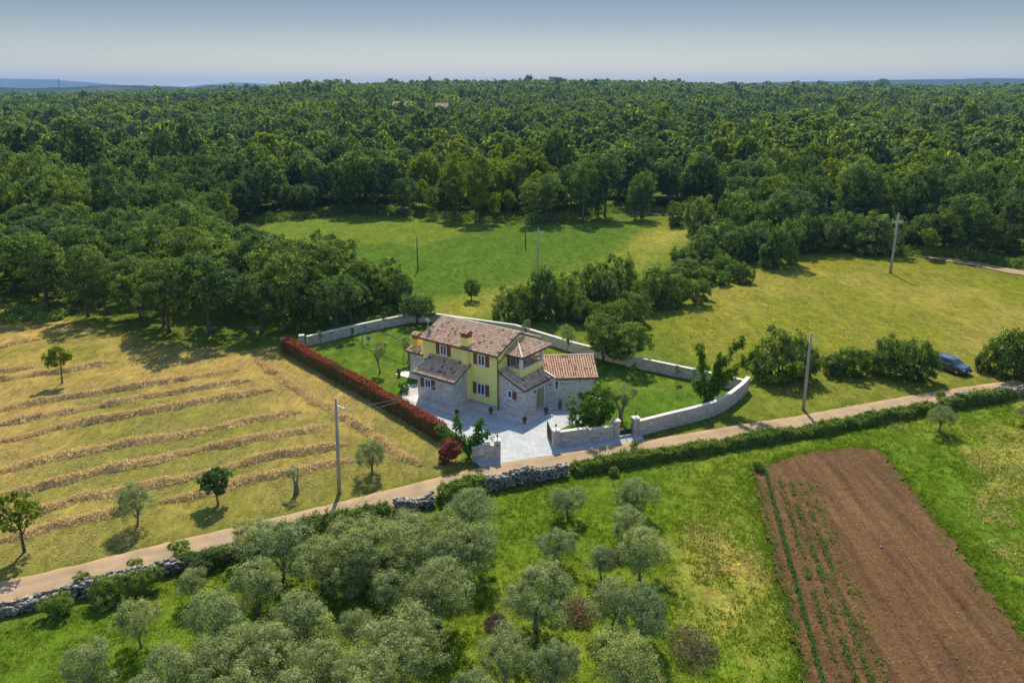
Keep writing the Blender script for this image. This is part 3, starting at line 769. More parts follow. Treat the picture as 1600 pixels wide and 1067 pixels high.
# paving: driveway and the paler apron round the house
def poly_sheet(name, poly, z, mat):
    me = bpy.data.meshes.new(name); me.from_pydata([(a, b, z) for a, b in poly], [], [tuple(range(len(poly)))])
    me.materials.append(mat); return tag(link(name, me), kind='structure')
poly_sheet('driveway', [P2(628, 602), P2(652, 600), H2(-8.6, .3), H2(3, .3), P2(934, 606), P2(944, 623), P2(903, 657), P2(872, 673), P2(868, 690), (4.2, 61.9), (9.6, 63.9), (11.0, 64.5), P2(1003, 678), P2(1006, 687), P2(914, 702), P2(862, 711), P2(800, 721), P2(752, 730), P2(742, 722), P2(738, 697), P2(700, 668), P2(629, 624)], 0.022, M['paving'])
e_, n_ = (.756, .656), (-.656, .756)
def W2(s, t): return H2(3.0 + e_[0] * s + n_[0] * t, 4.06 + e_[1] * s + n_[1] * t)
poly_sheet('apron', [H2(-9.7, -2.3), H2(-9.7, -3.4), H2(-2.75, -3.4), H2(-2.75, -1.15), H2(0, -1.15), H2(4.2, -1.15), H2(4.2, 3.3), W2(4.6, -1.1), W2(5.4, -.9), W2(5.4, .3), W2(0, .3), H2(0, .3), H2(-8.6, .3)], 0.028, M['apron'])
poly_sheet('garden_path', [H2(-15.3, 1.1), H2(-14.0, 1.1), H2(-9.4, 1.6), H2(-9.4, 2.6), H2(-15.3, 2.6)], 0.03, M['coping'])

# ------------------------------------------------------------------ the house
house = empty('yellow_house', (HB[0], HB[1], 0), HANG, 'two-storey yellow house with pinkish tiled roofs and pale stone annexes', 'house')
T_OV = 0.3
def tile_plane(name, parent, o, a, b, L, slope, t0=None, t1=None, pitch=0.29, mat='tile_main', seed=1, bed=True, lo=0.0, hi=1.0, rl=0.36):
    """rows of clay cover tiles on the plane o + a*s + b*t (a along the eave, b up the slope)"""
    r = random.Random(seed)
    a = Vector(a).normalized(); b = Vector(b).normalized(); n = a.cross(b).normalized(); o = Vector(o)
    if n.z < 0: n = -n
    mb = MB(); nc = max(1, int(round(L / pitch))); pw = L / nc
    t0 = t0 or (lambda s: 0.0); t1 = t1 or (lambda s: slope)
    mb.mi = 1; mb.ti = .5
    K = 24
    for i in range(K):   # bed strips follow the clipped outline
        s0, s1 = L * i / K, L * (i + 1) / K
        q = [(s0, t0(s0)), (s1, t0(s1)), (s1, t1(s1)), (s0, t1(s0))]
        if q[3][1] - q[0][1] < .01 and q[2][1] - q[1][1] < .01: continue
        top = [o + a * s + b * t + n * .02 for s, t in q]; bot = [p - n * .10 for p in top]
        mb.faces(top + bot, [(0, 1, 2, 3), (7, 6, 5, 4), (0, 4, 5, 1), (2, 6, 7, 3)] + ([(3, 7, 4, 0)] if i == 0 else []) + ([(1, 5, 6, 2)] if i == K - 1 else []))
    mb.mi = 0
    for c in range(nc):
        s = (c + .5) * pw; ta, tb = t0(s), t1(s)
        if tb - ta < .12: continue
        k0 = math.floor((ta + .001) / rl)
        t = k0 * rl
        while t < tb - .03:
            u0 = max(t, ta) - .03; u1 = min(t + rl + .03, tb)
            mb.ti = min(1, max(0, r.gauss(.6, .15)))
            if r.random() < .06: mb.ti = r.uniform(0, .15)
            w0, w1 = pw * .38, pw * .33; j = r.uniform(-.008, .008); lift = r.uniform(0, .008)
            prof = [(-1, 0.0), (-.72, .62), (0, .95), (.72, .62), (1, 0.0)]
            A = [o + a * (s + j + w0 * px) + b * u0 + n * (.03 + lift + w0 * 1.15 * h + .018) for px, h in prof]
            Bp = [o + a * (s + j + w1 * px) + b * u1 + n * (.03 + w1 * 1.15 * h) for px, h in prof]
            mb.faces(A + Bp, [(i, i + 1, i + 6, i + 5) for i in range(4)] + [(4, 3, 2, 1, 0)])
            t += rl
    o_ = mb.build(name, [M[mat], M['tile_bed']], parent)
    return o_
def ridge_tiles(name, parent, p, q, mat='tile_main', r0=.14, seed=2):
    p = Vector(p); q = Vector(q); d = q - p; L = d.length; d.normalize(); r = random.Random(seed)
    sx = d.cross(Vector((0, 0, 1))).normalized(); uz = sx.cross(d).normalized()
    if uz.z < 0: uz = -uz
    mb = MB(); n = max(1, int(L / .38))
    for i in range(n):
        a0 = p + d * (L * i / n - .02); a1 = p + d * (L * (i + 1) / n + .03); mb.ti = min(1, max(0, r.gauss(.75, .15)))
        A = [a0 + sx * (r0 * 1.1 * cos(w)) + uz * (r0 * 1.0 * sin(w)) for w in [pi * k / 6 for k in range(7)]]
        Bq = [a1 + sx * (r0 * .92 * cos(w)) + uz * (r0 * .88 * sin(w)) for w in [pi * k / 6 for k in range(7)]]
        mb.faces(A + Bq, [(k, k + 1, k + 8, k + 7) for k in range(6)] + [tuple(range(7)), tuple(range(13, 6, -1))])
    return mb.build(name, [M[mat]], parent)

def rot_frame(o, ang):
    c, s = cos(ang), sin(ang)
    return lambda x, y, z: (o[0] + x * c - y * s, o[1] + x * s + y * c, o[2] + z)

# --- main block
EZ = 5.62; RZ = 6.98
wm = MB()
wm.faces([(-9.9, .0, 0), (-.05, .0, 0), (-.05, 6.75, 0), (-9.9, 6.75, 0), (-9.9, .0, EZ), (-.05, .0, EZ), (-.05, 6.75, EZ), (-9.9, 6.75, EZ), (-9.9, 3.4, RZ - .05), (-.05, 3.4, RZ - .05)],
         [(0, 1, 5, 4), (2, 3, 7, 6), (1, 2, 6, 9, 5), (3, 0, 4, 8, 7), (4, 5, 9, 8), (6, 7, 8, 9)])
wall = wm.build('wall', M['paint'], house)
pm = MB(); pm.box(-3.75, -.04, -.03, 0.0, 0, .34); pm.box(-.05, -.02, -.03, .1, 0, .34); pm.build('plinth', M['plinth'], house)
pb = MB(); pb.box(-4.42, -3.64, -.28, 0, 0.3, EZ + .1); pb.build('pilaster', M['paint'], house)
sl = hypot(3.45 + T_OV, 1.36); ang = math.atan2(RZ + .1 - EZ, 3.4 + T_OV - .05)
cs_, sn_ = cos(ang), sin(ang); SL = (3.4 + T_OV) / cs_
roof = tile_plane('roof', house, (-10.08, -T_OV, EZ + .02), (1, 0, 0), (0, cs_, sn_), 10.2, SL, seed=11)
tile_plane('roof', house, (.12, 6.8 + T_OV, EZ + .02), (-1, 0, 0), (0, -cs_, sn_), 10.2, SL, seed=12)
ridge_tiles('ridge_tiles', house, (-10.1, 3.4, EZ + .06 + sn_ * SL), (.14, 3.4, EZ + .06 + sn_ * SL), seed=3)
g = MB()
g.tube([(-10.1, -T_OV - .06, EZ - .03), (.14, -T_OV - .06, EZ - .03)], .075, 8)
g.tube([(-.02, -T_OV - .02, EZ - .05), (.0, -.10, EZ - .35), (.0, -.10, .02)], .055, 8)
g.tube([(-10.1, 6.8 + T_OV + .06, EZ - .03), (.14, 6.8 + T_OV + .06, EZ - .03)], .075, 8)
g.build('gutter', M['gutter'], house)
for x in (-10.06, .02):   # boards under the verges
    fb = MB()
    fb.faces([(x, -T_OV, EZ - .12), (x + .06, -T_OV, EZ - .12), (x + .06, 3.4, EZ - .12 + sn_ * SL), (x, 3.4, EZ - .12 + sn_ * SL), (x, -T_OV, EZ - .02), (x + .06, -T_OV, EZ - .02), (x + .06, 3.4, EZ - .02 + sn_ * SL), (x, 3.4, EZ - .02 + sn_ * SL)], [(0, 3, 2, 1), (4, 5, 6, 7), (0, 1, 5, 4), (1, 2, 6, 5), (2, 3, 7, 6), (3, 0, 4, 7)])
    fb.build('verge_board', M['gutter'], house)

def chimney(x0, x1, y0, y1, zb, zy, mat, gable_u, label):
    c = MB(); c.box(x0, x1, y0, y1, zb, zy); ch = c.build('chimney', M[mat], house); ch['label'] = label
    k = MB(); w = .10
    k.box(x0 - .04, x1 + .04, y0 - .04, y1 + .04, zy, zy + .10)
    n = 4
    for i in range(n + 1):   # small brick piers leave dark smoke openings
        xx = x0 - .02 + (x1 - x0 + .04 - .10) * i / n
        for yy in (y0 - .02, y1 - .10 + .02): k.box(xx, xx + .10, yy, yy + .10, zy + .10, zy + .36)
    for yy in ((y0 + y1) / 2 - .05,):
        for xx in (x0 - .02, x1 - .08): k.box(xx, xx + .10, yy, yy + .10, zy + .10, zy + .36)
    k.box(x0 - .10, x1 + .10, y0 - .10, y1 + .10, zy + .36, zy + .45)
    cap = k.build('chimney_cap', M['brick'], ch)
    ln = MB(); ln.box(x0 + .12, x1 - .12, y0 + .12, y1 - .12, zy + .10, zy + .36); ln.build('flue', M['iron'], ch)
    xm, ym = (x0 + x1) / 2, (y0 + y1) / 2; z = zy + .45
    if gable_u:
        hw = (y1 - y0) / 2 + .12; L = x1 - x0 + .24; rs = hypot(hw, .22)
        tile_plane('chimney_roof', ch, (x0 - .12, ym - hw, z), (1, 0, 0), (0, hw, .22), L, rs, pitch=.17, seed=5, rl=.3)
        tile_plane('chimney_roof', ch, (x1 + .12, ym + hw, z), (-1, 0, 0), (0, -hw, .22), L, rs, pitch=.17, seed=6, rl=.3)
        m_ = MB(); m_.faces([(x0, ym - hw + .1, z), (x0, ym + hw - .1, z), (x0, ym, z + .2), (x1, ym - hw + .1, z), (x1, ym + hw - .1, z), (x1, ym, z + .2)], [(0, 1, 2), (5, 4, 3)]); m_.build('chimney_gable', M['brick'], ch)
    return ch
chimney(-4.42, -3.64, -.28, .42, EZ - .1, 6.78, 'paint', True, 'yellow chimney above the pilaster on the main roof')
fl = MB(); fl.box(-4.52, -3.54, -.36, .52, EZ + .08, EZ + .26); fl.build('flashing', M['gutter'], house)

# --- windows on the two storeys
def window(x0, x1, z0, z1, fr, shutters=(True, True), sw=.48, leaves=2, parent=house):
    """fr maps (along, out, up) to the parent's frame"""
    f = MB(); b = .11
    def bx(m_, a0, a1, o0, o1, c0, c1): m_.box(a0, a1, o0, o1, c0, c1, fr)
    bx(f, x0 - b, x0, -.01, .045, z0 - b, z1 + b); bx(f, x1, x1 + b, -.01, .045, z0 - b, z1 + b)
    bx(f, x0, x1, -.01, .045, z1, z1 + b); bx(f, x0, x1, -.01, .045, z0 - b, z0)
    w = .06
    bx(f, x0, x0 + w, 0, .03, z0, z1); bx(f, x1 - w, x1, 0, .03, z0, z1)
    bx(f, x0 + w, x1 - w, 0, .03, z1 - w, z1); bx(f, x0 + w, x1 - w, 0, .03, z0, z0 + w)
    if leaves == 2: bx(f, (x0 + x1) / 2 - .05, (x0 + x1) / 2 + .05, 0, .036, z0 + w, z1 - w)
    fo = f.build('window', M['frame'], parent)
    xs_ = [(x0 + w, (x0 + x1) / 2 - .05), ((x0 + x1) / 2 + .05, x1 - w)] if leaves == 2 else [(x0 + w, x1 - w)]
    for a0, a1 in xs_:
        p = MB(); bx(p, a0, a1, .004, .014, z0 + w, z1 - w); p.build('pane', M['glass'], fo)
    s = MB(); bx(s, x0 - b - .03, x1 + b + .03, 0, .10, z0 - b - .05, z0 - b + .004); s.build('sill', M['frame'], fo)
    for k, on in enumerate(shutters):
        if not on: continue
        a0 = x0 - b - sw if k == 0 else x1 + b; a1 = a0 + sw
        h = MB(); bx(h, a0, a1, .03, .055, z0 - .04, z1 + .05)
        bx(h, a0 + .05, a1 - .05, .055, .066, z0 + .02, (z0 + z1) / 2 - .03); bx(h, a0 + .05, a1 - .05, .055, .066, (z0 + z1) / 2 + .03, z1 - .01)
        h.build('shutter', M['shutter'], parent)
front = lambda v: (lambda a, o, z: (a, v - o, z))
window(-7.44, -6.66, 4.30, 5.32, front(0))
window(-2.50, -1.70, 4.24, 5.28, front(0))
window(-2.62, -1.74, 1.14, 2.26, front(0))
window(-7.58, -6.86, 1.42, 2.28, front(-2.3))
lb = MB(); lb.box(-.80, -.66, -.06, 0, 5.05, 5.28); lb.build('wall_light', M['frame'], house)

# --- left annex with its lean-to roof
am = MB()
za = lambda v: 2.80 + (v + 2.6) * (4.02 - 2.80) / 2.6 - .10
am.faces([(-8.62, -2.3, 0), (-3.78, -2.3, 0), (-3.78, 0, 0), (-8.62, 0, 0), (-8.62, -2.3, za(-2.3)), (-3.78, -2.3, za(-2.3)), (-3.78, 0, za(0)), (-8.62, 0, za(0))],
         [(0, 1, 5, 4), (1, 2, 6, 5), (3, 0, 4, 7), (4, 5, 6, 7)])
am.build('stone_annex_wall', M['stone'], house)
b_ = (0, 2.6, 1.22); La = hypot(2.6, 1.22)
tile_plane('annex_roof', house, (-8.95, -2.6, 2.80), (1, 0, 0), b_, 5.55, La, t1=lambda s: La if not (4.45 < s < 5.38) else La - .32, seed=21)
g = MB(); g.tube([(-9.0, -2.66, 2.74), (-3.36, -2.66, 2.74)], .065, 8); g.build('gutter', M['gutter'], house)

# --- porch block, lean-to towards the right
pz = lambda u: 4.05 - u * (4.05 - 2.72) / 3.14
pm = MB(); t_ = .3
def wallp(mb, x0, x1, y0, y1, zf, z0=0.0):
    P4 = [(x0, y0), (x1, y0), (x1, y1), (x0, y1)]
    mb.prism(P4, z0, [zf(x) for x, y in P4])
zz = lambda u: pz(u) - .1
wallp(pm, -.0, 3.0, .1, .1 + t_, zz)
wallp(pm, 3.0 - t_, 2.999, .1 + t_, 2.2, zz)
wallp(pm, 3.0 - t_, 2.999, 2.2, 3.5, zz, 2.2)
wallp(pm, 3.0 - t_, 2.999, 3.5, 4.5, zz)
wallp(pm, 0.02, 3.0 - t_, 2.0, 2.2, zz)
pm.build('stone_porch_wall', M['stone'], house)
ym = MB(); ym.box(.0, 2.7, 3.52, 4.3, 0, 2.6); ym.box(.0, .9, 2.203, 3.52, 0, 2.6); ym.build('porch_recess', M['paint'], house)
dm = MB(); dm.box(.9, .95, 2.45, 3.3, .02, 2.1); dd = dm.build('door', M['shutter'], house)
hm = MB(); hm.tube([(.97, 3.2, 1.05), (1.02, 3.2, 1.05), (1.02, 3.1, 1.05)], .015, 6); hm.build('handle', M['galv'], dd)
# stone surround of the doorway
sm = MB(); sm.box(2.99, 3.03, 2.08, 2.2, 0, 2.32); sm.box(2.99, 3.03, 3.5, 3.62, 0, 2.32); sm.box(2.99, 3.03, 2.2, 3.5, 2.2, 2.32); sm.build('door_surround', M['coping'], house)
Lp = hypot(3.14, 1.33)
tile_plane('porch_roof', house, (3.14 + .0, -.12, 2.74), (0, 1, 0), (-3.14, 0, 1.33), 5.6, Lp, t0=lambda s: max(0, (s - 4.55) * 1.15), seed=31)
g = MB(); g.tube([(3.20, -.14, 2.68), (3.20, 4.5, 2.68)], .065, 8)
g.faces([(-.0, -.16, pz(0) - .06), (3.2, -.16, pz(3.2) - .06), (3.2, -.16, pz(3.2) + .04), (-.0, -.16, pz(0) + .04), (-.0, -.12, pz(0) - .06), (3.2, -.12, pz(3.2) - .06), (3.2, -.12, pz(3.2) + .04), (-.0, -.12, pz(0) + .04)], [(0, 1, 2, 3), (7, 6, 5, 4), (3, 2, 6, 7), (0, 4, 5, 1)])
g.build('gutter', M['gutter'], house)
window(1.10, 1.52, 1.60, 2.30, front(.1), shutters=(False, True), leaves=1, sw=.5)
def wall_lamp(fr, label=None):
    m_ = MB(); m_.box(-.04, .04, 0, .05, -.08, .08, fr); m_.tube([fr(0, .05, .03), fr(0, .18, .06)], .015, 5)
    c = fr(0, .2, -.03); m_.lathe([(.02, .12), (.07, .06), (.055, -.1), (.02, -.12)], c, 6); m_.build('wall_lamp', M['iron'], house)
wall_lamp(lambda a, o, z: (3.0 + o, 1.72 + a, 2.12 + z))

# --- balcony above the porch
BU, BV0, BV1 = 1.80, 1.32, 5.15
bm = MB()
pt = .16; zt = 4.14
bm.box(0, BU, BV0, BV0 + pt, 3.2, zt); bm.box(BU - pt, BU, BV0 + pt, BV1, 3.0, zt); bm.box(0, BU - pt, BV1 - pt, BV1, 3.2, zt)
bm.box(0, BU - pt, BV0 + pt, BV1 - pt, 3.3, 3.42)
bm.build('balcony', M['paint'], house)
cm_ = MB(); c3 = .03
cm_.box(-.0, BU + c3, BV0 - c3, BV0 + pt + c3, zt, zt + .05); cm_.box(BU - pt - c3, BU + c3, BV0 + pt + c3, BV1 + c3, zt, zt + .05); cm_.box(0, BU - pt - c3, BV1 - pt - c3, BV1 + c3, zt, zt + .05)
cm_.build('balcony_coping', M['frame'], house)
for yy in (BV0 - .01, BV1 - .27):
    k_ = MB(); k_.box(BU - .27, BU + .01, yy, yy + .28, zt + .05, 5.42); k_.build('column', M['frame'], house)
BR = dict(u=2.08, v0=1.05, v1=6.02, z=5.52); bs = .42
rise = bs * 2.08; Lu = hypot(2.08, rise)
kk = Lu / 2.08
tile_plane('balcony_roof', house, (BR['u'], BR['v0'], BR['z']), (0, 1, 0), (-2.08, 0, rise), BR['v1'] - BR['v0'], Lu, t1=lambda s: max(0, min(Lu, s * kk, (BR['v1'] - BR['v0'] - s) * kk)), seed=41)
tile_plane('balcony_roof', house, (0.02, BR['v0'], BR['z']), (1, 0, 0), (0, 2.08, rise), 2.06, Lu, t1=lambda s: max(0, (2.06 - s) * kk), seed=42)
tile_plane('balcony_roof', house, (2.08, BR['v1'], BR['z']), (-1, 0, 0), (0, -2.08, rise), 2.06, Lu, t1=lambda s: max(0, s * kk), seed=43)
ridge_tiles('hip_tiles', house, (2.06, BR['v0'] + .02, BR['z'] + .08), (.04, BR['v0'] + 2.04, BR['z'] + rise + .08), r0=.11, seed=8)
ridge_tiles('hip_tiles', house, (2.06, BR['v1'] - .02, BR['z'] + .08), (.04, BR['v1'] - 2.04, BR['z'] + rise + .08), r0=.11, seed=9)
so = MB(); so.box(.0, 2.04, BR['v0'] + .04, BR['v1'] - .04, BR['z'] - .14, BR['z'] - .09); so.build('balcony_soffit', M['frame'], house)
g = MB(); g.tube([(.05, BR['v0'] - .06, BR['z'] - .06), (2.14, BR['v0'] - .06, BR['z'] - .06), (2.14, BR['v1'] + .05, BR['z'] - .06)], .06, 8)
g.tube([(.06, BR['v0'] - .05, BR['z'] - .08), (.06, .35, 5.0), (.04, -.08, 4.9)], .04, 6)
g.build('gutter', M['gutter'], house)
gable = lambda a, o, z: (-.05 + o, a, z)
window(2.05, 2.85, 3.45, 5.2, gable, sw=.45, leaves=2)

# --- right wing in its own frame
def fw(s, t, z=0.0): return (3.0 + e_[0] * s + n_[0] * t, 4.06 + e_[1] * s + n_[1] * t, z)
frw = lambda a, o, z: fw(a, -o, z)
wg = MB(); GL = 4.88; GD = 6.1; wz = 2.72; rz = 3.98
wg.faces([fw(0.02, 0, 0), fw(GL, 0, 0), fw(GL, GD, 0), fw(-1.5, GD, 0), fw(0.02, 0, wz), fw(GL, 0, wz), fw(GL, GD, wz), fw(-1.5, GD, wz), fw(GL, GD / 2, rz - .1), fw(-1.5, GD / 2, rz - .1)],
         [(0, 1, 5, 4), (1, 2, 6, 8, 5), (2, 3, 7, 6), (4, 5, 8, 9), (6, 7, 9, 8)])
wg.build('stone_wing_wall', M['stone'], house)
Lw = hypot(GD / 2 + .22, rz - wz); A0 = fw(-1.6, -.22, wz + .06)
va = (e_[0], e_[1], 0); vb = (n_[0] * (GD / 2 + .22), n_[1] * (GD / 2 + .22), rz - wz)
tile_plane('wing_roof', house, A0, va, vb, GL + 1.6 + .25, Lw, t0=lambda s: max(0, (2.35 - s) * 1.35), pitch=.25, mat='tile_orange', seed=51, rl=.38)
A1 = fw(GL + .25, GD + .22, wz + .06)
tile_plane('wing_roof', house, A1, (-e_[0], -e_[1], 0), (-vb[0], -vb[1], rz - wz), GL + 1.6 + .25, Lw, pitch=.25, mat='tile_orange', seed=52, rl=.38)
ridge_tiles('ridge_tiles', house, fw(-1.6, GD / 2, rz + .08), fw(GL + .27, GD / 2, rz + .08), 'tile_orange', seed=13)
g = MB(); g.tube([fw(.75, -.28, wz + .0), fw(GL + .28, -.28, wz + .0)], .065, 8); g.tube([fw(GL + .1, -.25, wz - .02), fw(GL - .02, -.07, wz - .3), fw(GL - .02, -.07, .02)], .045, 8)
g.build('gutter', M['gutter'], house)
vf = MB(); vf.tube([fw(.78, -.2, wz + .17), fw(-.75, 1.35, wz + .82)], .05, 5); vf.build('valley_flashing', M['galv'], house)
window(.76, 1.13, 1.57, 2.47, frw, shutters=(False, False), leaves=1)
wall_lamp(lambda a, o, z: fw(.30 + a, -o, 2.15 + z))

# --- rear left wing with the deep yellow chimney
rl_ = MB(); Y0, Y1, U0 = 2.2, 6.5, -14.15; ez = 2.68; rz2 = 3.45
rl_.faces([(U0, Y0, 0), (-9.9, Y0, 0), (-9.9, Y1, 0), (U0, Y1, 0), (U0, Y0, ez), (-9.9, Y0, ez), (-9.9, Y1, ez), (U0, Y1, ez), (U0, (Y0 + Y1) / 2, rz2), (-9.9, (Y0 + Y1) / 2, rz2)],
          [(0, 1, 5, 4), (2, 3, 7, 6), (3, 0, 4, 8, 7), (4, 5, 9, 8), (6, 7, 8, 9)])
rl_.build('stone_side_wall', M['stone'], house)
vb2 = (0, (Y1 - Y0) / 2 + .22, rz2 - ez + .06); L2 = hypot(vb2[1], vb2[2])
tile_plane('side_roof', house, (U0 - .22, Y0 - .22, ez + .04), (1, 0, 0), vb2, -9.9 - U0 + .22, L2, seed=61)
tile_plane('side_roof', house, (-9.9, Y1 + .22, ez + .04), (-1, 0, 0), (0, -vb2[1], vb2[2]), -9.9 - U0 + .22, L2, seed=62)
g = MB(); g.tube([(U0 - .25, Y0 - .27, ez - .02), (-9.92, Y0 - .27, ez - .02)], .06, 8); g.tube([(U0 + .1, Y0 - .06, ez), (U0 + .1, Y0 - .06, .02)], .04, 6); g.build('gutter', M['gutter'], house)
chimney(-14.02, -13.30, 2.75, 3.5, 2.75, 4.02, 'paint2', True, 'deep yellow chimney on the low side roof')
# tv aerial on the left verge
an = MB(); ax_, ay_ = -9.55, .55
an.tube([(ax_, ay_, 5.7), (ax_, ay_, 7.5)], .03, 6); an.tube([(ax_ - .55, ay_ + .3, 7.45), (ax_ + .45, ay_ - .25, 7.40)], .02, 5)
for k in range(6):
    q = -.5 + k * .18; an.tube([(ax_ + q - .12, ay_ - q * .55 - .2, 7.43), (ax_ + q + .12, ay_ - q * .55 + .2, 7.43)], .012, 4)
an.tube([(ax_, ay_, 6.8), (ax_ - .4, ay_ - .3, 5.95)], .015, 4); an.tube([(ax_, ay_, 6.8), (ax_ + .4, ay_ + .3, 6.1)], .015, 4)
ao = an.build('aerial', M['galv'], house)
ds = MB(); dn = Vector((.3, .8, .45)).normalized(); fx = dn.orthogonal().normalized(); fy = dn.cross(fx); c0 = Vector((ax_ + .1, ay_ + .05, 6.45))
vs = [c0 - dn * .08] + [c0 + (fx * cos(w) + fy * sin(w)) * .36 for w in [2 * pi * i / 18 for i in range(18)]]
ds.faces(vs + [v - dn * .02 for v in vs], [(0, 1 + i, 1 + (i + 1) % 18) for i in range(18)] + [(19, 20 + (i + 1) % 18, 20 + i) for i in range(18)])
ds.tube([tuple(c0), (ax_, ay_, 6.45)], .02, 4); ds.build('dish', M['galv'], ao)
vp = MB(); vp.tube([(-3.3, .55, 5.9), (-3.3, .55, 6.3)], .05, 8); vp.build('vent_pipe', M['frame'], house)

# ------------------------------------------------------------------ garden walls, pillars, gates
def path_offset(path, d):
    p = np.array(path, float); t = np.gradient(p, axis=0); t /= np.linalg.norm(t, axis=1, keepdims=True) + 1e-9
    return p + np.column_stack([-t[:, 1], t[:, 0]]) * d
def garden_wall(label, path, h, th=.34, cop=.07, h2=None, group='pale stone walls round the garden'):
    path = np.array(path, float); a = path_offset(path, th / 2); b = path_offset(path, -th / 2); n = len(path)
    e = empty('garden_wall', (path[0][0], path[0][1], 0), 0, label, 'wall', group); ox, oy = path[0]
    hs_ = np.linspace(h, h2 if h2 else h, n)
    def solid(A, B, z0, z1):
        m_ = MB()
        for i in range(n - 1):
            q = [A[i], A[i + 1], B[i + 1], B[i]]; zs0 = [z0[i], z0[i + 1], z0[i + 1], z0[i]]; zs1 = [z1[i], z1[i + 1], z1[i + 1], z1[i]]
            v = [(x - ox, y - oy, z) for (x, y), z in zip(q, zs0)] + [(x - ox, y - oy, z) for (x, y), z in zip(q, zs1)]
            fs = [(4, 5, 6, 7), (3, 2, 1, 0), (0, 1, 5, 4), (2, 3, 7, 6)]
            if i == 0: fs.append((3, 0, 4, 7))
            if i == n - 2: fs.append((1, 2, 6, 5))
            m_.faces(v, fs)
        return m_
    solid(b, a, np.full(n, -.1), hs_).build('wall_body', M['stone_garden'], e)
    solid(path_offset(path, -th / 2 - .04), path_offset(path, th / 2 + .04), hs_, hs_ + cop).build('coping', M['coping'], e)
    return e
def sm(path, step=.6, k=3): return smooth_path(resample(path, step), k)
garden_wall('long curved stone wall with white coping bending away from the road', sm([(11.5, 64.05), (13.4, 65.1), (15.3, 66.15), (17.5, 67.3), (19.5, 68.5), (21.2, 70.2), (22.5, 71.9), (23.8, 73.6), (24.75, 75.3)]), 1.42)
garden_wall('long straight stone wall across the back of the garden behind the house', [(24.55, 74.85), (19.7, 78.4), (13.5, 82.7), (7.7, 87.35), (0.4, 94.9), (-6.0, 97.9), (-11.1, 100.4)], 1.15)
garden_wall('stone wall at the far left of the garden below the wood', [(-11.1, 100.2), (-14.0, 99.95), (-19.5, 95.5), (-23.4, 91.8), (-25.3, 90.1)], 1.12)
garden_wall('lower front wall step beside the garden gate', [(6.85, 62.70), (9.15, 63.52)], 1.18, .32)
garden_wall('front wall section beside the driveway pillar', [(4.2, 61.84), (6.85, 62.70)], 1.36, .34)
def pillar(x, y, h, w, label, rz=.3, lamp=True, plaque=False):
    e = empty('gate_pillar', (x, y, 0), rz, label, 'pillar', 'stone gate pillars')
    m_ = MB(); m_.box(-w / 2, w / 2, -w / 2, w / 2, -.1, h); m_.build('shaft', M['stone_garden'], e)
    c = MB(); c.box(-w / 2 - .06, w / 2 + .06, -w / 2 - .06, w / 2 + .06, h, h + .08)
    c.faces([(-w / 2 - .03, -w / 2 - .03, h + .08), (w / 2 + .03, -w / 2 - .03, h + .08), (w / 2 + .03, w / 2 + .03, h + .08), (-w / 2 - .03, w / 2 + .03, h + .08), (0, 0, h + .17)], [(0, 1, 4), (1, 2, 4), (2, 3, 4), (3, 0, 4)])
    c.build('cap', M['coping'], e)
    if lamp:
        l = MB(); z = h + .15
        l.lathe([(.05, 0), (.02, .05), (.02, .16), (.06, .19), (.085, .34), (.10, .35), (.03, .43), (.01, .47)], (0, 0, z), 8); l.build('lantern', M['iron'], e)
    if plaque:
        q = MB(); q.box(-.12, .10, -w / 2 - .02, -w / 2, h - .45, h - .22); q.build('plaque', M['plaque'], e)
    return e
pillar(3.86, 61.72, 1.58, .56, 'stone pillar with lantern on the right side of the driveway entrance', .33)
pillar(9.42, 63.66, 1.62, .55, 'stone pillar at the left of the iron garden gate', .33, lamp=False)
pillar(11.25, 64.22, 1.66, .56, 'stone pillar with lantern joined to the long curved wall', .33)
pillar(-1.25, 59.55, 1.62, .50, 'stone pillar with blue plaque at the left of the driveway entrance', .15, plaque=True)
pillar(-25.75, 89.5, 1.45, .55, 'plain stone pillar at the left end of the back wall', .3, lamp=False)
pillar(-27.85, 88.75, 1.25, .50, 'plain stone pillar against the far end of the red hedge', .3, lamp=False)
# stub wall with letter boxes
sw = empty('letterbox_wall', (-3.4, 58.95, 0), math.atan2(59.5 - 58.95, 2.0), 'short stepped stone wall with pale letterbox doors beside the driveway', 'wall')
m_ = MB(); m_.box(0, .95, -.17, .17, -.1, 1.28); m_.box(.95, 1.55, -.18, .18, -.1, 1.42); m_.box(1.55, 1.98, -.17, .17, -.1, 1.15); m_.build('wall_body', M['stone_garden'], sw)
m_ = MB(); m_.box(-.04, .93, -.21, .21, 1.28, 1.35); m_.box(.91, 1.59, -.22, .22, 1.42, 1.49); m_.box(1.60, 2.0, -.21, .21, 1.15, 1.22); m_.build('coping', M['coping'], sw)
m_ = MB(); m_.box(.50, 1.06, -.205, -.18, .62, 1.2); m_.build('letterbox_door', M['mail'], sw)
for xx in (.52, .98):
    m_ = MB(); m_.box(xx, xx + .07, -.225, -.206, 1.02, 1.12); m_.build('letterbox_slot', M['iron'], sw)
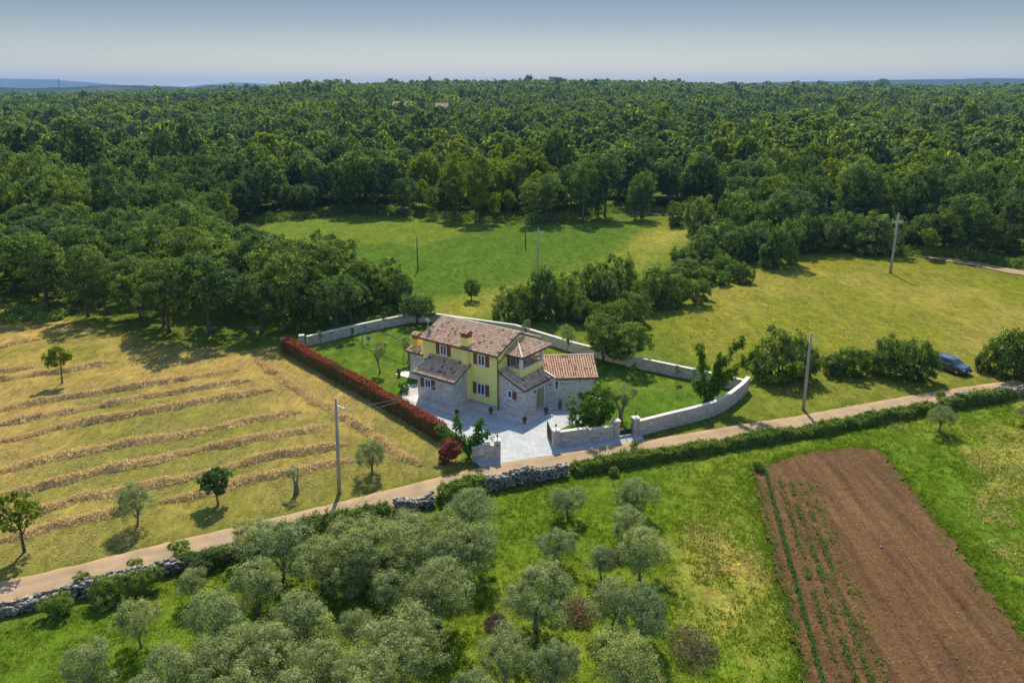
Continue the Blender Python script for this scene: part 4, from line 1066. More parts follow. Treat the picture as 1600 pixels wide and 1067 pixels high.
# iron garden gate, arched, standing ajar
gt = empty('garden_gate', (9.72, 63.75, 0), math.atan2(64.2 - 63.75, 1.3), 'dark wrought iron garden gate with arched top between two pillars', 'gate')
for x0, sgn in ((0, 1), (1.26, -1)):
    m_ = MB(); L = .6
    m_.tube([(x0, 0, .08), (x0, 0, 1.15)], .022, 6); m_.tube([(x0 + sgn * L, 0, .08), (x0 + sgn * L, 0, 1.42)], .02, 6)
    m_.tube([(x0, 0, .14), (x0 + sgn * L, 0, .14)], .018, 6); m_.tube([(x0, 0, .62), (x0 + sgn * L, 0, .62)], .016, 6)
    m_.tube([(x0, 0, 1.12), (x0 + sgn * .25, 0, 1.18), (x0 + sgn * .45, 0, 1.34), (x0 + sgn * L, 0, 1.42)], .018, 6)
    for k in range(1, 6):
        xx = x0 + sgn * L * k / 6; m_.tube([(xx, 0, .1), (xx, 0, 1.12 + .30 * (k / 6) ** 1.6)], .011, 5)
    m_.box(min(x0, x0 + sgn * L) + .02, max(x0, x0 + sgn * L) - .02, -.004, .004, .16, .60)
    m_.build('gate_leaf', M['iron'], gt)
# driveway gate leaf folded back behind the pillar
dg = empty('driveway_gate', (3.52, 61.9, 0), math.atan2(3.0, -.35), 'dark metal driveway gate folded open against the right pillar', 'gate')
m_ = MB(); m_.box(0, 2.6, -.02, .02, .1, .16); m_.box(0, 2.6, -.02, .02, 1.3, 1.36); m_.box(0, .06, -.02, .02, .1, 1.36); m_.box(2.54, 2.6, -.02, .02, .1, 1.36)
for k in range(1, 20): m_.box(k * .13 - .01, k * .13 + .01, -.01, .01, .16, 1.3)
m_.build('gate_frame', M['iron'], dg)

# ------------------------------------------------------------------ red hedge and its leaves
HEDGE = sm([(-27.6, 88.5), (-24.5, 84.8), (-21.2, 81.0), (-17.2, 76.4), (-13.2, 71.6), (-9.0, 66.6), (-6.1, 62.95)], 1, 2)
def hedge(name, label, path, w, h, n, size, mats, group=None, cat='hedge', seed=1, topred=False, lumps=.15, z0=0.0, core=True):
    r = np.random.default_rng(seed)
    pos, nn, t = leafy_strip(path, w, h, n, size, r, z0, lumps)
    ox, oy = path[0][0], path[0][1]
    pos = pos - np.array([ox, oy, 0])
    V, F = leaf_quads(pos, nn, size, .6, r)
    mi = np.zeros(n, int)
    if topred:
        p_red = np.clip((pos[:, 2] / h - .74) / .25, 0, 1) * np.clip(.9 + (fbm(t * .35, t * 0) - .5) * .8, 0, 1) + .10
        mi = (r.random(n) > p_red).astype(int)
        bare = np.exp(-((t - 13.5) / 1.0) ** 2) + .6 * np.exp(-((t - 25.5) / .8) ** 2)
        mi = np.where(r.random(n) < bare, 1, mi)
    tint = np.clip(r.normal(.45, .22, n), 0, 1)
    root = tag(link(name, np_mesh(name, V, F, mats, midx=mi, tint=tint), None, (ox, oy, 0)), label, cat, group)
    return root
hedge('red_hedge', 'long clipped hedge with red leaf tips along the left of the garden', HEDGE, .95, 1.42, 34000, .17, [M['red_leaf'], M['brown_leaf']], topred=True, seed=4)
# red bush at the road end of the hedge
r_ = np.random.default_rng(31)
pos, nr, tint, L = crown_points(r_, 1.15, 1.1, 1.1, 8, 260, 30, .25, lower=.1)
V, F = leaf_quads(pos, nr, .15, .6, r_)
pr_ = np.clip((pos[:, 2] - .1) / .6, 0, 1) * .75 + .25
x_, y_ = P2(704, 722)
tag(link('red_bush', np_mesh('red_bush', V, F, [M['red_leaf'], M['brown_leaf']], midx=(r_.random(len(F)) > pr_).astype(int), tint=tint), None, (x_, y_, 0)), 'bright red rounded bush beside the road at the hedge end', 'bush')

# ------------------------------------------------------------------ single garden and field trees
def at(x, y): return P2(x, y)
def T(kind, x, y, s, label, **kw): return tree(kind, P2(x, y), s, label, **kw)
T('bright', 97, 598, 1.0, 'small bright green tree casting a round shadow in the mown hay field', var=0)
T('bright', 38, 862, 1.0, 'thin yellow-green tree near the road at the left edge', var=1)
T('airy_olive', 215, 820, .85, 'wispy grey-green olive near the road between two small trees', group='olive trees in the hay field')
T('fig', 341, 788, .92, 'compact dark green fig tree by the road verge', var=0)
T('olive', 582, 740, .72, 'round silver olive tree by the headland hay row', group='olive trees in the hay field')
# pollarded stump olive
e = empty('pollarded_olive', (*P2(463, 770), 0), 0, 'small pollarded olive stump with a tuft of leaves in the hay field', 'olive tree')
m_ = MB(); m_.tube([(0, 0, -.1), (.02, 0, .35), (.05, 0, .75), (-.1, .05, 1.15)], [.24, .2, .18, .10], 8); m_.tube([(.05, 0, .7), (.22, 0, 1.3), (.3, 0, 1.7)], [.10, .05, .02], 6); m_.tube([(-.1, .05, 1.1), (-.15, 0, 1.6)], [.07, .03], 6); m_.build('trunk', M['oldbark'], e, True)
c_, _ = crown_mesh('stump_crown', 71, M['olive'], .75, .5, 1.75, lobes=5, nclump=45, nleaf=30, clr=.22, size=.10, aspect=.4); link('crown', c_, e)
# garden
T('garden_olive', 594, 582, 1.0, 'slender olive tree alone on the lawn left of the house')
T('garden_olive', 637, 567, .85, 'olive tree on the lawn close behind the deep yellow chimney')
T('sapling', 501, 541, 1.05, 'young sapling on the lawn near the back wall pillar', group='saplings on the lawn')
T('sapling', 551, 533, .9, 'thin sapling beside the blue swing frame', group='saplings on the lawn')
T('sapling', 601, 512, 1.1, 'broad young sapling against the far left wall', group='saplings on the lawn')
T('sapling', 990, 592, 1.0, 'low grey sapling below the two dark trees', group='saplings on the lawn')
T('sapling', 1057, 597, 1.0, 'yellowish sapling on the right lawn with a small round shadow', group='saplings on the lawn')
T('sapling', 1084, 600, .9, 'small sapling just left of the tall fig by the back wall', group='saplings on the lawn')
T('low_round', 943, 562, 1.02, 'dark tree in front of the back wall, left of a pair', group='dark trees by the back wall', sz=1.0, var=0)
T('low_round', 984, 570, .92, 'dark tree in front of the back wall, right of a pair', group='dark trees by the back wall', sz=.95, var=1)
T('low_round', 652, 504, .85, sz=.72, var=1, label= 'dark round tree at the back corner of the garden wall')
T('garden_olive', 886, 556, 1.05, 'bushy olive tree against the back wall behind the balcony')
T('garden_olive', 822, 530, .7, 'tiny olive showing above the main roof ridge', group='small olives behind the roof')
T('round', 926, 668, 1.12, 'dense round citrus tree beside the driveway')
# fig tree near the drive: lobed upright limbs
def limb_tree(label, name, base, limbs, mat, size, clump_r, per, rad, cat, seed, bark='oldbark'):
    r = np.random.default_rng(seed); e = empty(name, (base[0], base[1], 0), 0, label, cat)
    mb = MB(); P_, Q_, T_ = [], [], []
    for lm in limbs:
        pts = [np.array(p, float) for p in lm]
        mb.tube([tuple(p) for p in pts], list(np.linspace(rad, rad * .3, len(pts))), 6)
        seg = np.array(pts)
        for k in range(per):
            t = r.uniform(.35, 1.0) * (len(seg) - 1); i = min(int(t), len(seg) - 2); p = seg[i] + (seg[i + 1] - seg[i]) * (t - i)
            c = p + r.normal(0, clump_r * .6, 3); n = 16
            d = r.normal(size=(n, 3)); d /= np.linalg.norm(d, axis=1, keepdims=True)
            P_.append(c + d * clump_r * r.random((n, 1)) ** .5); Q_.append(d + np.array([0, 0, .6]) + r.normal(0, .3, (n, 3))); T_.append(np.clip(r.normal(.5, .25, n), 0, 1))
    V, F = leaf_quads(np.concatenate(P_), np.concatenate(Q_), size, .8, r)
    mb.build('trunk', M[bark], e, True); link('crown', np_mesh(name + '_crown', V, F, [M[mat]], tint=np.concatenate(T_)), e)
    return e
limb_tree('spreading fig tree with upright leafy limbs beside the driveway entrance', 'fig_tree', P2(733, 714),
          [[(0, 0, 0), (-.8, .2, 1.2), (-1.9, .4, 2.1), (-2.6, .5, 2.5)], [(0, 0, 0), (-.4, .2, 1.4), (-.9, .5, 2.6), (-1.2, .5, 3.7)], [(0, 0, 0), (.2, .2, 1.3), (.7, .3, 2.2), (1.1, .4, 3.2)], [(0, 0, 0), (.5, .1, 1.2), (1.2, .2, 1.9), (1.9, .3, 2.3)], [(0, 0, 0), (-.2, -.2, 1.0), (-.6, -.3, 1.7), (-1.3, -.3, 1.9)], [(0, 0, 0), (.2, -.3, .9), (.4, -.4, 1.6), (.5, -.4, 2.1)]],
          'fig', .2, .30, 26, .09, 'fig tree', 81)
limb_tree('tall fig tree with long raised limbs against the curved wall', 'fig_tree', P2(1104, 634),
          [[(0, 0, 0), (-.3, .3, 1.8), (-.6, .4, 3.4), (-.9, .5, 5.0)], [(0, 0, 0), (.5, .2, 1.8), (1.2, .3, 3.4), (2.0, .3, 4.6), (3.0, .3, 5.4)], [(0, 0, 0), (.9, 0, 1.4), (2.2, .1, 2.6), (3.4, .1, 3.8), (4.4, .1, 4.6)], [(0, 0, 0), (.3, 0, 1.5), (.7, 0, 2.8), (1.0, .2, 3.9)], [(0, 0, 0), (.5, -.2, 1.0), (1.0, -.2, 2.0), (1.6, -.2, 2.9)], [(0, 0, 0), (-.4, -.1, 1.2), (-1.2, -.2, 1.9)], [(0, 0, 0), (.2, -.3, 1.0), (.3, -.4, 2.2)]],
          'citrus', .22, .33, 46, .09, 'fig tree', 82).scale = (1.05, 1.05, 1.27)
# pruned old olive with bare forked limbs and clipped heads
po = empty('pruned_olive', (*P2(970, 659), 0), 0, 'gnarled pruned olive with bare forked limbs near the garden gate', 'olive tree')
m_ = MB()
m_.tube([(0, 0, -.1), (0, 0, .5), (-.05, 0, 1.1), (-.5, 0, 1.9), (-.85, .05, 2.5), (-1.25, .05, 2.75)], [.26, .2, .17, .11, .08, .05], 8)
m_.tube([(-.02, 0, .9), (.25, .1, 1.6), (.35, .1, 2.3), (.2, .1, 2.8)], [.16, .12, .09, .06], 8)
m_.tube([(.3, .1, 2.1), (.9, .1, 2.4), (1.25, .1, 2.7), (1.2, .1, 3.0)], [.09, .07, .06, .04], 7)
m_.tube([(-.5, 0, 1.9), (-.45, 0, 2.5)], [.08, .04], 6)
m_.build('trunk', M['oldbark'], po, True)
r_ = np.random.default_rng(17); Pq, Nq = [], []
for c, rr_ in [((.2, .1, 3.3), .6), ((.25, .1, 2.45), .42), ((-1.0, 0, 2.85), .38), ((1.15, .1, 3.05), .38), ((-.35, .1, 2.5), .30), ((.3, 0, 1.95), .35)]:
    d = r_.normal(size=(620, 3)); d /= np.linalg.norm(d, axis=1, keepdims=True); Pq.append(np.array(c) + d * rr_ * r_.uniform(.6, 1.1, (620, 1))); Nq.append(d + r_.normal(0, .4, (620, 3)))
V, F = leaf_quads(np.concatenate(Pq), np.concatenate(Nq), .11, .45, r_)
link('crown', np_mesh('clipped_heads', V, F, [M['olive']], tint=np.clip(r_.normal(.45, .2, len(F)), 0, 1)), po)
T('shrub', 632, 612, .32, 'green shrub at the corner of the left annex', var=0)
T('low_round', 737, 469, .52, 'lone rounded tree in the green meadow behind the house', sz=.58, var=0)
for x_, y_, s_, lab_ in [(628, 482, .80, 'rounded tree at the tip of the left wood by the wall corner'), (604, 470, 1.0, 'full tree second from the tip of the left wood above the back wall'), (575, 478, .95, 'leafy tree hanging over the middle of the far left wall'), (545, 490, .95, 'leafy tree behind the far left wall near the swing'), (566, 470, 1.05, 'tall rounded tree at the meadow side of the left wood'), (518, 497, .9, 'leafy tree behind the far left wall toward its pillar')]:
    T('low_round', x_, y_, s_, lab_, sz=s_ * 1.15, group='trees above the far left wall')
T('bright', 1243, 607, .72, 'small bright tree in front of the big bush by the right lawn', var=0)
# right-hand bushes
for (x, y, s, sz, lab, v) in [
    (1185, 590, .75, .9, 'left flank bush of the large thicket right of the garden wall', 0), (1215, 592, 1.25, 1.75, 'largest domed bush standing right of the garden wall', 1), (1255, 590, .95, 1.35, 'grey-green bush closing the right side of the domed thicket', 0),
    (1300, 583, .7, .7, 'low bush in the gap behind the utility pole', 2), (1335, 585, 1.0, 1.05, 'mid-green bush between the pole and the widest bush', 0), (1375, 583, .9, 1.35, 'grey bush at the left of the car thicket', 1), (1412, 590, 1.2, 1.45, 'wide yellow-green bush beside the parked car', 0), (1440, 592, .8, 1.1, 'small bush touching the parked car', 0),
    (1545, 580, .7, 1.1, 'bush standing just right of the parked car', 1), (1585, 590, 1.2, 1.9, 'tall bush at the right edge by the road', 0), (1620, 590, 1.3, 2.0, 'bush cut by the right picture edge beside the road', 1)]:
    T('shrub', x, y, s, lab, sz=sz, var=v, group='bushes along the right meadow')
T('olive', 1467, 674, .62, 'single round olive in the grass right of the ploughed field')
T('airy_olive', 1603, 664, .6, 'small olive at the right edge below the road')

# hedgerow behind the garden, running up to the far wood: x, y (base), scale, zscale, kind
HR = [(795, 505, 1.15, 1.5, 1), (822, 498, 1.2, 1.7, 0), (846, 500, 1.0, 2.4, 2), (868, 500, .8, 1.3, 0), (888, 492, 1.1, 1.8, 1), (905, 502, .9, 1.2, 0), (925, 478, 1.3, 2.2, 0), (948, 488, 1.0, 1.9, 2), (968, 472, 1.4, 2.2, 1), (930, 508, .9, 1.0, 0), (960, 512, 1.0, 1.2, 0), (990, 505, 1.1, 1.3, 1),
      (1000, 482, 1.2, 1.5, 0), (1030, 478, 1.4, 1.8, 1), (1060, 476, 1.2, 1.5, 0), (1088, 474, .9, 1.2, 0), (905, 465, 1.0, 1.3, 1), (880, 472, 1.0, 1.2, 0),
      (1050, 440, 1.2, .8, 1), (1075, 432, 1.4, .9, 2), (1100, 440, 1.1, .8, 1), (1125, 425, 1.3, .9, 0), (1070, 415, 1.3, 1.1, 1), (1100, 408, 1.6, 1.5, 1), (1130, 445, .7, .7, 0), (1150, 438, .9, 1.0, 0), (1165, 442, .7, .8, 1),
      (1120, 400, 1.7, 2.2, 0), (1145, 408, 1.4, 1.7, 1), (1165, 405, 1.7, 2.0, 2), (1185, 398, 1.5, 2.2, 0), (1210, 418, 1.2, 2.2, 1), (1232, 412, 1.4, 2.8, 0), (1150, 375, 2.2, 3.2, 0), (1190, 378, 2.2, 2.6, 1), (1225, 380, 2.0, 3.0, 0), (1245, 395, 1.3, 2.6, 2), (1175, 360, 2.0, 2.8, 1),
      (1285, 392, 2.0, 2.2, 1), (1310, 390, 1.8, 2.4, 0), (1340, 392, 1.9, 2.2, 0), (1370, 396, 2.2, 2.3, 1), (1260, 385, 1.6, 2.0, 0), (1398, 386, 1.4, 1.4, 0), (1420, 388, 1.3, 1.3, 1),
      (1090, 366, 1.6, 2.5, 1), (1058, 352, 1.6, 1.7, 0), (1405, 372, 2, 2.6, 1)]
order = sorted(range(len(HR)), key=lambda i: HR[i][0])
for k, i in enumerate(order):
    x, y, s, sz, v = HR[i]
    where = 'in hedgerow behind garden wall' if x < 1045 else ('in thicket between the meadows' if x < 1255 else 'at wood edge above right meadow')
    if x >= 1255: nn_, tot = [j for j in order if HR[j][0] >= 1255], 0
    elif x >= 1045: nn_ = [j for j in order if 1045 <= HR[j][0] < 1255]
    else: nn_ = [j for j in order if HR[j][0] < 1045]
    rank = nn_.index(i) + 1
    size_w = 'tall' if sz / s > 1.55 else ('low spreading' if sz < 1.0 else 'rounded')
    tone = ['mid-green', 'olive-green', 'dark green'][v]
    T('shrub', x, y, s, '%s %s bush %s, %s from left' % (size_w, tone, where, ['1st', '2nd', '3rd'][rank - 1] if rank < 4 else '%dth' % rank), sz=sz, var=v, group='bushes ' + where)
tree('fig', P2(1208, 418), 1.6, 'bright small tree in front of the thicket at the meadow corner', var=0, cat='tree', name='young_tree')
tree('bright', P2(1447, 402), 1.3, 'small flat-topped tree on the gravel track at the meadow edge', var=0)
T('fig', 1100, 465, .8, 'slim young tree at the tip of the hedgerow near the meadow', name='young_tree', cat='tree')

# ------------------------------------------------------------------ olive grove in the foreground: crown centre in the picture, crown width
OL = [(392, 838, 70, 'olive'), (436, 846, 118, 'airy_olive'), (500, 868, 100, 'olive'), (548, 838, 95, 'olive'), (593, 852, 118, 'olive'), (640, 822, 85, 'olive'), (733, 790, 92, 'olive'), (700, 818, 75, 'olive'), (728, 848, 98, 'olive'), (664, 868, 86, 'olive'),
      (684, 912, 118, 'olive'), (612, 915, 80, 'airy_olive'), (626, 1006, 138, 'olive'), (556, 975, 70, 'airy_olive'), (468, 958, 115, 'airy_olive'), (398, 905, 100, 'airy_olive'), (330, 955, 112, 'airy_olive'), (420, 1010, 120, 'olive'), (500, 1035, 110, 'airy_olive'), (345, 1035, 118, 'olive'), (262, 1040, 100, 'airy_olive'), (212, 962, 82, 'airy_olive'), (132, 1042, 88, 'olive'), (300, 905, 55, 'airy_olive'),
      (888, 778, 56, 'olive'), (867, 845, 64, 'olive'), (992, 768, 70, 'olive'), (985, 815, 66, 'olive'), (1003, 852, 100, 'airy_olive'), (838, 922, 112, 'olive'), (958, 930, 90, 'airy_olive'), (1005, 950, 92, 'olive'), (790, 1018, 88, 'olive'), (862, 1030, 84, 'olive'), (985, 1040, 122, 'olive'), (745, 1080, 90, 'airy_olive'), (560, 1080, 120, 'olive'), (940, 870, 55, 'airy_olive'), (365, 985, 80, 'airy_olive'), (535, 900, 70, 'airy_olive'), (500, 985, 85, 'airy_olive'), (385, 1075, 110, 'olive'), (460, 1085, 110, 'airy_olive'), (230, 1085, 90, 'airy_olive'), (565, 885, 70, 'olive')]
ROWW = {}
labs = []
for (x, y, w, kind) in OL:
    zc = 2.2 * max(.55, min(1.15, w / 105.0)) + .3
    dep = (lambda p: (p[1] * cp + (CAM_H - p[2]) * sp_))(P(x, y, zc))
    s = (w / FOC * dep) / 3.95
    labs.append((x, y, w, kind, s, zc))
def olive_label(i):
    x, y, w, kind, s, zc = labs[i]
    size = 'large' if w >= 110 else ('medium' if w >= 80 else 'small')
    look = 'sparse silver' if kind == 'airy_olive' else 'dense grey-green'
    col = 'left' if x < 300 else ('centre-left' if x < 520 else ('middle' if x < 760 else ('lane side' if x < 915 else 'right row')))
    near = 'by the dry stone wall' if y < 850 else ('midway down' if y < 960 else 'closest to the viewer')
    return '%s %s olive in %s of grove, %s' % (size, look, col, near)
seen = {}
for i in range(len(labs)):
    seen.setdefault(olive_label(i), []).append(i)
words = ['leftmost', 'second-from-left', 'third-from-left', 'fourth-from-left', 'fifth-from-left', 'sixth-from-left', 'seventh-from-left']
for lab, ids in seen.items():
    ids.sort(key=lambda i: labs[i][0])
    for k, i in enumerate(ids):
        x, y, w, kind, s, zc = labs[i]
        p = P(x, y, zc)
        l2 = lab if len(ids) == 1 else words[k] + ' ' + lab
        v = i % len(TREES[kind])
        hz = zc / 2.75
        tree(kind, (p[0], p[1], 0), s, l2, group='olive trees in the foreground grove', var=v, sz=min(hz, s * 1.12) if hz < s else max(s * .85, min(hz, s * 1.25)))

# brush piles of brown prunings
for k, (x, y, s, lab) in enumerate([(905, 958, 1.1, 'brown brush pile between two olives in the right row'), (1082, 1015, 1.5, 'large purple-brown brush pile at the grass edge near the ploughed field'), (775, 975, .7, 'small brown brush pile in the lane between olives'), (948, 872, .9, 'pale brush heap with a long stick left of the airy olive')]):
    r = np.random.default_rng(90 + k); n = 1500
    d = r.normal(size=(n, 3)); d /= np.linalg.norm(d, axis=1, keepdims=True); d[:, 2] = np.abs(d[:, 2]) * .55
    pos = d * r.random((n, 1)) ** .4 * s * np.array([1.0, 1.3, 1])
    V, F = leaf_quads(pos, r.normal(size=(n, 3)), .34, .09, r)
    mb = MB()
    me = np_mesh('brush_pile', V, F, [M['twig']], tint=r.random(n))
    tag(link('brush_pile', me, None, (*P2(x, y), 0)), lab, 'brush pile', 'brush piles in the grove')

# ------------------------------------------------------------------ hay windrows
WR = [
    ([(0, 640), (75, 624), (140, 615), (190, 607), (225, 601), (281, 592), (371, 577)], 'thin hay row, third from the top, ending near the shaded trees'),
    ([(0, 662), (84, 645), (183, 628), (225, 619), (281, 610), (326, 603), (388, 593)], 'hay row fourth from the top of the mown field'),
    ([(0, 689), (84, 668), (211, 645), (295, 630), (349, 620), (422, 608)], 'hay row fifth from the top of the mown field'),
    ([(0, 735), (100, 710), (210, 690), (285, 679), (375, 660), (466, 641)], 'hay row in the middle of the mown field below a wide gap'),
    ([(0, 772), (67, 760), (155, 737), (262, 712), (345, 695), (395, 685), (508, 665)], 'hay row directly below the wide gap row'),
    ([(0, 815), (95, 785), (175, 769), (250, 752), (295, 745), (375, 725), (450, 706), (540, 694)], 'thick hay row running behind the fig tree to the pole'),
    ([(0, 845), (85, 820), (140, 810), (190, 800)], 'short hay row beside the thin tree at the left edge'),
    ([(255, 784), (312, 772), (375, 752), (442, 740), (510, 725), (560, 718), (590, 722)], 'lowest hay row passing behind the utility pole by the road'),
    ([(400, 561), (429, 582), (463, 606), (494, 627), (521, 641), (544, 656), (572, 672), (598, 692), (625, 711), (655, 727)], 'diagonal hay row parallel to the red hedge'),
    ([(-30, 545), (0, 541), (30, 534), (60, 530)], 'short hay row at the upper left corner of the field'),
    ([(-30, 584), (0, 580), (50, 573)], 'short hay stub left of the small bright tree'),
    ([(-30, 598), (0, 592), (84, 581), (120, 574), (180, 565)], 'hay row running behind the small bright tree'),
]
def windrow(path, label, seed):
    r = np.random.default_rng(seed)
    p = smooth_path(resample(path, .22), 5); n = len(p); t = np.gradient(p, axis=0); t /= np.linalg.norm(t, axis=1, keepdims=True); nn = np.column_stack([-t[:, 1], t[:, 0]])
    s = np.arange(n) * .22 + seed * 13.7
    lump = .40 + .95 * fbm(s * .55, s * 0 + seed, 3); ends = np.clip(np.minimum(np.arange(n), n - 1 - np.arange(n)) / 6, .1, 1)
    gap = np.clip((fbm(s * .30, s * 0 + 50 + seed, 3) - .30) * 7, .07, 1)
    hh = .33 * lump * ends * gap; ww = (.36 + .26 * fbm(s * .8, s * 0 + 80, 2)) * np.clip(ends + .3, 0, 1) * (.6 + .4 * gap)
    mid = p + nn * ((fbm(s * .5, s * 0 + 33, 2) - .5) * .5)[:, None]
    K = 9; V = np.zeros((n, K, 3))
    for k in range(K):
        a = -1 + 2 * k / (K - 1); V[:, k, :2] = mid + nn * (ww * a * (1.35 if abs(a) == 1 else 1))[:, None] + r.normal(0, .03, (n, 2))
        V[:, k, 2] = -.06 if abs(a) == 1 else hh * (1 - a * a) ** .7 * r.uniform(.75, 1.2, n)
    idx = np.arange(n * K).reshape(n, K)
    F = np.stack([idx[:-1, :-1], idx[:-1, 1:], idx[1:, 1:], idx[1:, :-1]], -1).reshape(-1, 4)
    m_ = n * 75; i = r.integers(0, n, m_); a = np.clip(r.normal(0, .75, m_), -2.2, 2.2)
    ps = np.column_stack([mid[i] + nn[i] * (ww[i] * a)[:, None] + r.normal(0, .13, (m_, 2)), np.abs(hh[i] * np.clip(1 - a * a, 0, 1) ** .7 * r.uniform(.8, 1.25, m_)) + .02])
    V2, F2 = leaf_quads(ps, r.normal(size=(m_, 3)) * .8 + np.array([0, .35, 1.2]), .30, .16, r)
    VV = np.concatenate([V.reshape(-1, 3), V2]); FF = np.concatenate([F, F2 + n * K])
    o = VV[0].copy(); o[2] = 0
    me = np_mesh('hay_windrow', VV - o, FF, [M['haybody'], M['straw']], midx=np.r_[np.zeros(len(F), int), np.ones(len(F2), int)], tint=np.r_[np.full(len(F), .5), np.clip(r.normal(.5, .25, len(F2)), 0, 1)])
    tag(link('hay_windrow', me, None, tuple(o)), label, 'hay row', 'hay rows on the mown field')
for k, (pp, lab) in enumerate(WR): windrow(pxs(pp), lab, 60 + k)

# ------------------------------------------------------------------ dry stone walls below the road, with ivy and brambles on them
def road_side(x0, x1, off, step=.6):
    """stretch of the road's lower side between two east-west positions, off metres below the road's upper edge"""
    q = ROAD_P + ROAD_N * off; k = (q[:, 0] >= x0) & (q[:, 0] <= x1); return smooth_path(resample(q[k], step), 2)
ICO = None
def rocks(r, pos, sz):
    """irregular flattened blocks"""
    base = np.array([(-1, -1, -1), (1, -1, -1), (1, 1, -1), (-1, 1, -1), (-1, -1, 1), (1, -1, 1), (1, 1, 1), (-1, 1, 1)], float) * .5
    fc = np.array([(0, 3, 2, 1), (4, 5, 6, 7), (0, 1, 5, 4), (1, 2, 6, 5), (2, 3, 7, 6), (3, 0, 4, 7)])
    n = len(pos)
    V = base[None] * (1 + r.uniform(-.35, .35, (n, 8, 3))) * sz[:, None, :]
    a = r.uniform(0, 2 * pi, n); b = r.normal(0, .35, n)
    ca, sa, cb, sb = np.cos(a), np.sin(a), np.cos(b), np.sin(b)
    x, y, z = V[..., 0], V[..., 1], V[..., 2]
    y, z = y * cb[:, None] - z * sb[:, None], y * sb[:, None] + z * cb[:, None]
    x, y = x * ca[:, None] - y * sa[:, None], x * sa[:, None] + y * ca[:, None]
    V = np.stack([x, y, z], -1) + pos[:, None]
    F = (fc[None] + 8 * np.arange(n)[:, None, None]).reshape(-1, 4)
    return V.reshape(-1, 3), F
def dry_wall(label, path, h, w, seed, group='dry stone walls along the road'):
    r = np.random.default_rng(seed); path = np.array(path); seg = np.diff(path, axis=0); ln = np.linalg.norm(seg, axis=1); cum = np.r_[0, np.cumsum(ln)]
    n = int(cum[-1] * h * w * 120) + 20; t = r.uniform(0, cum[-1], n); i = np.clip(np.searchsorted(cum, t) - 1, 0, len(seg) - 1)
    b = path[i] + seg[i] * ((t - cum[i]) / ln[i])[:, None]; nn = np.column_stack([-seg[i, 1], seg[i, 0]]) / ln[i][:, None]
    hl = h * (.45 + 1.05 * fbm(t * .5, t * 0 + seed, 3)); z = r.random(n) ** .7 * hl; wz_ = w / 2 * (1.25 - .45 * z / h)
    off = r.choice([-1, 1], n) * wz_ * r.random(n) ** .3
    pos = np.column_stack([b + nn * off[:, None], z]); sz = r.uniform(.10, .28, (n, 3)) * np.array([1.35, 1, .62])
    V, F = rocks(r, pos, sz); o = np.array([path[0][0], path[0][1], 0])
    tint = np.repeat(np.clip(r.normal(.6, .24, n), 0, 1), 6)
    tag(link('dry_stone_wall', np_mesh('dry_stone_wall', V - o, F, [M['rock']], tint=tint), None, tuple(o)), label, 'stone wall', group)
WO = 3.7
dry_wall('tumbled dry stone wall beside the road at the lower left', road_side(-34, -18.4, WO), .70, .8, 1)
dry_wall('dry stone wall section behind the tallest olives left of the drive', road_side(-8.9, -5.6, WO), 1.0, .7, 2)
dry_wall('dry stone wall opposite the driveway entrance', road_side(-2.3, 4.9, WO), 1.0, .7, 3)
dry_wall('dry stone wall at the right edge beyond the single olive', road_side(42.5, 60, WO - .2), .9, .8, 4)
IV = [M['ivy']]
hedge('ivy_hedge', 'long ivy-covered wall hedge along the lower side of the road', road_side(4.8, 41.5, WO), 1.15, .72, 38000, .17, IV, 'leafy growth over the roadside wall', seed=5, lumps=.65)
hedge('ivy_hedge', 'ivy over the wall between the two stone sections opposite the hedge end', road_side(-5.8, -2.1, WO), 1.2, 1.1, 5200, .16, IV, 'leafy growth over the roadside wall', seed=6, lumps=.5)
hedge('ivy_hedge', 'ivy-covered wall behind the olive crowns below the left utility pole', road_side(-18.2, -8.7, WO), 1.1, 1.0, 11000, .16, IV, 'leafy growth over the roadside wall', seed=7, lumps=.6)
hedge('bramble_hedge', 'low brambles among the stones at the right end of the road wall', road_side(42, 52, WO), 1.0, .8, 7000, .15, IV, 'leafy growth over the roadside wall', seed=8, lumps=.9)
for k, (x, y, s, lab) in enumerate([(283, 872, .40, 'bright green bush on the road edge at the lower left'), (308, 893, .50, 'dark bush against the lower side of the left stone wall'), (213, 893, .28, 'small green bush on the road side of the stone wall'), (135, 918, .34, 'feathery bush on the road side near the left edge'), (225, 925, .55, 'bramble mound growing over the left stone wall'), (170, 938, .50, 'weedy bush below the left stone wall'), (90, 958, .42, 'weedy bush below the wall at the left edge'), (343, 880, .40, 'dark weed clump where the stone wall meets the olives'), (1195, 682, .35, 'green bush by the ivy wall near the stones'), (1470, 625, .3, 'small bush on the road wall left of the single olive'), (1185, 735, .25, 'leafy weed clump at the corner of the ploughed field'), (960, 742, .22, 'small weed clump above the twin olives'), (990, 700, .2, 'upright shoots rising from the ivy wall by the gate')]):
    T('shrub', x, y, s, lab, var=k % 2 if k not in (1, 7) else 2, group='small bushes along the roadside wall')

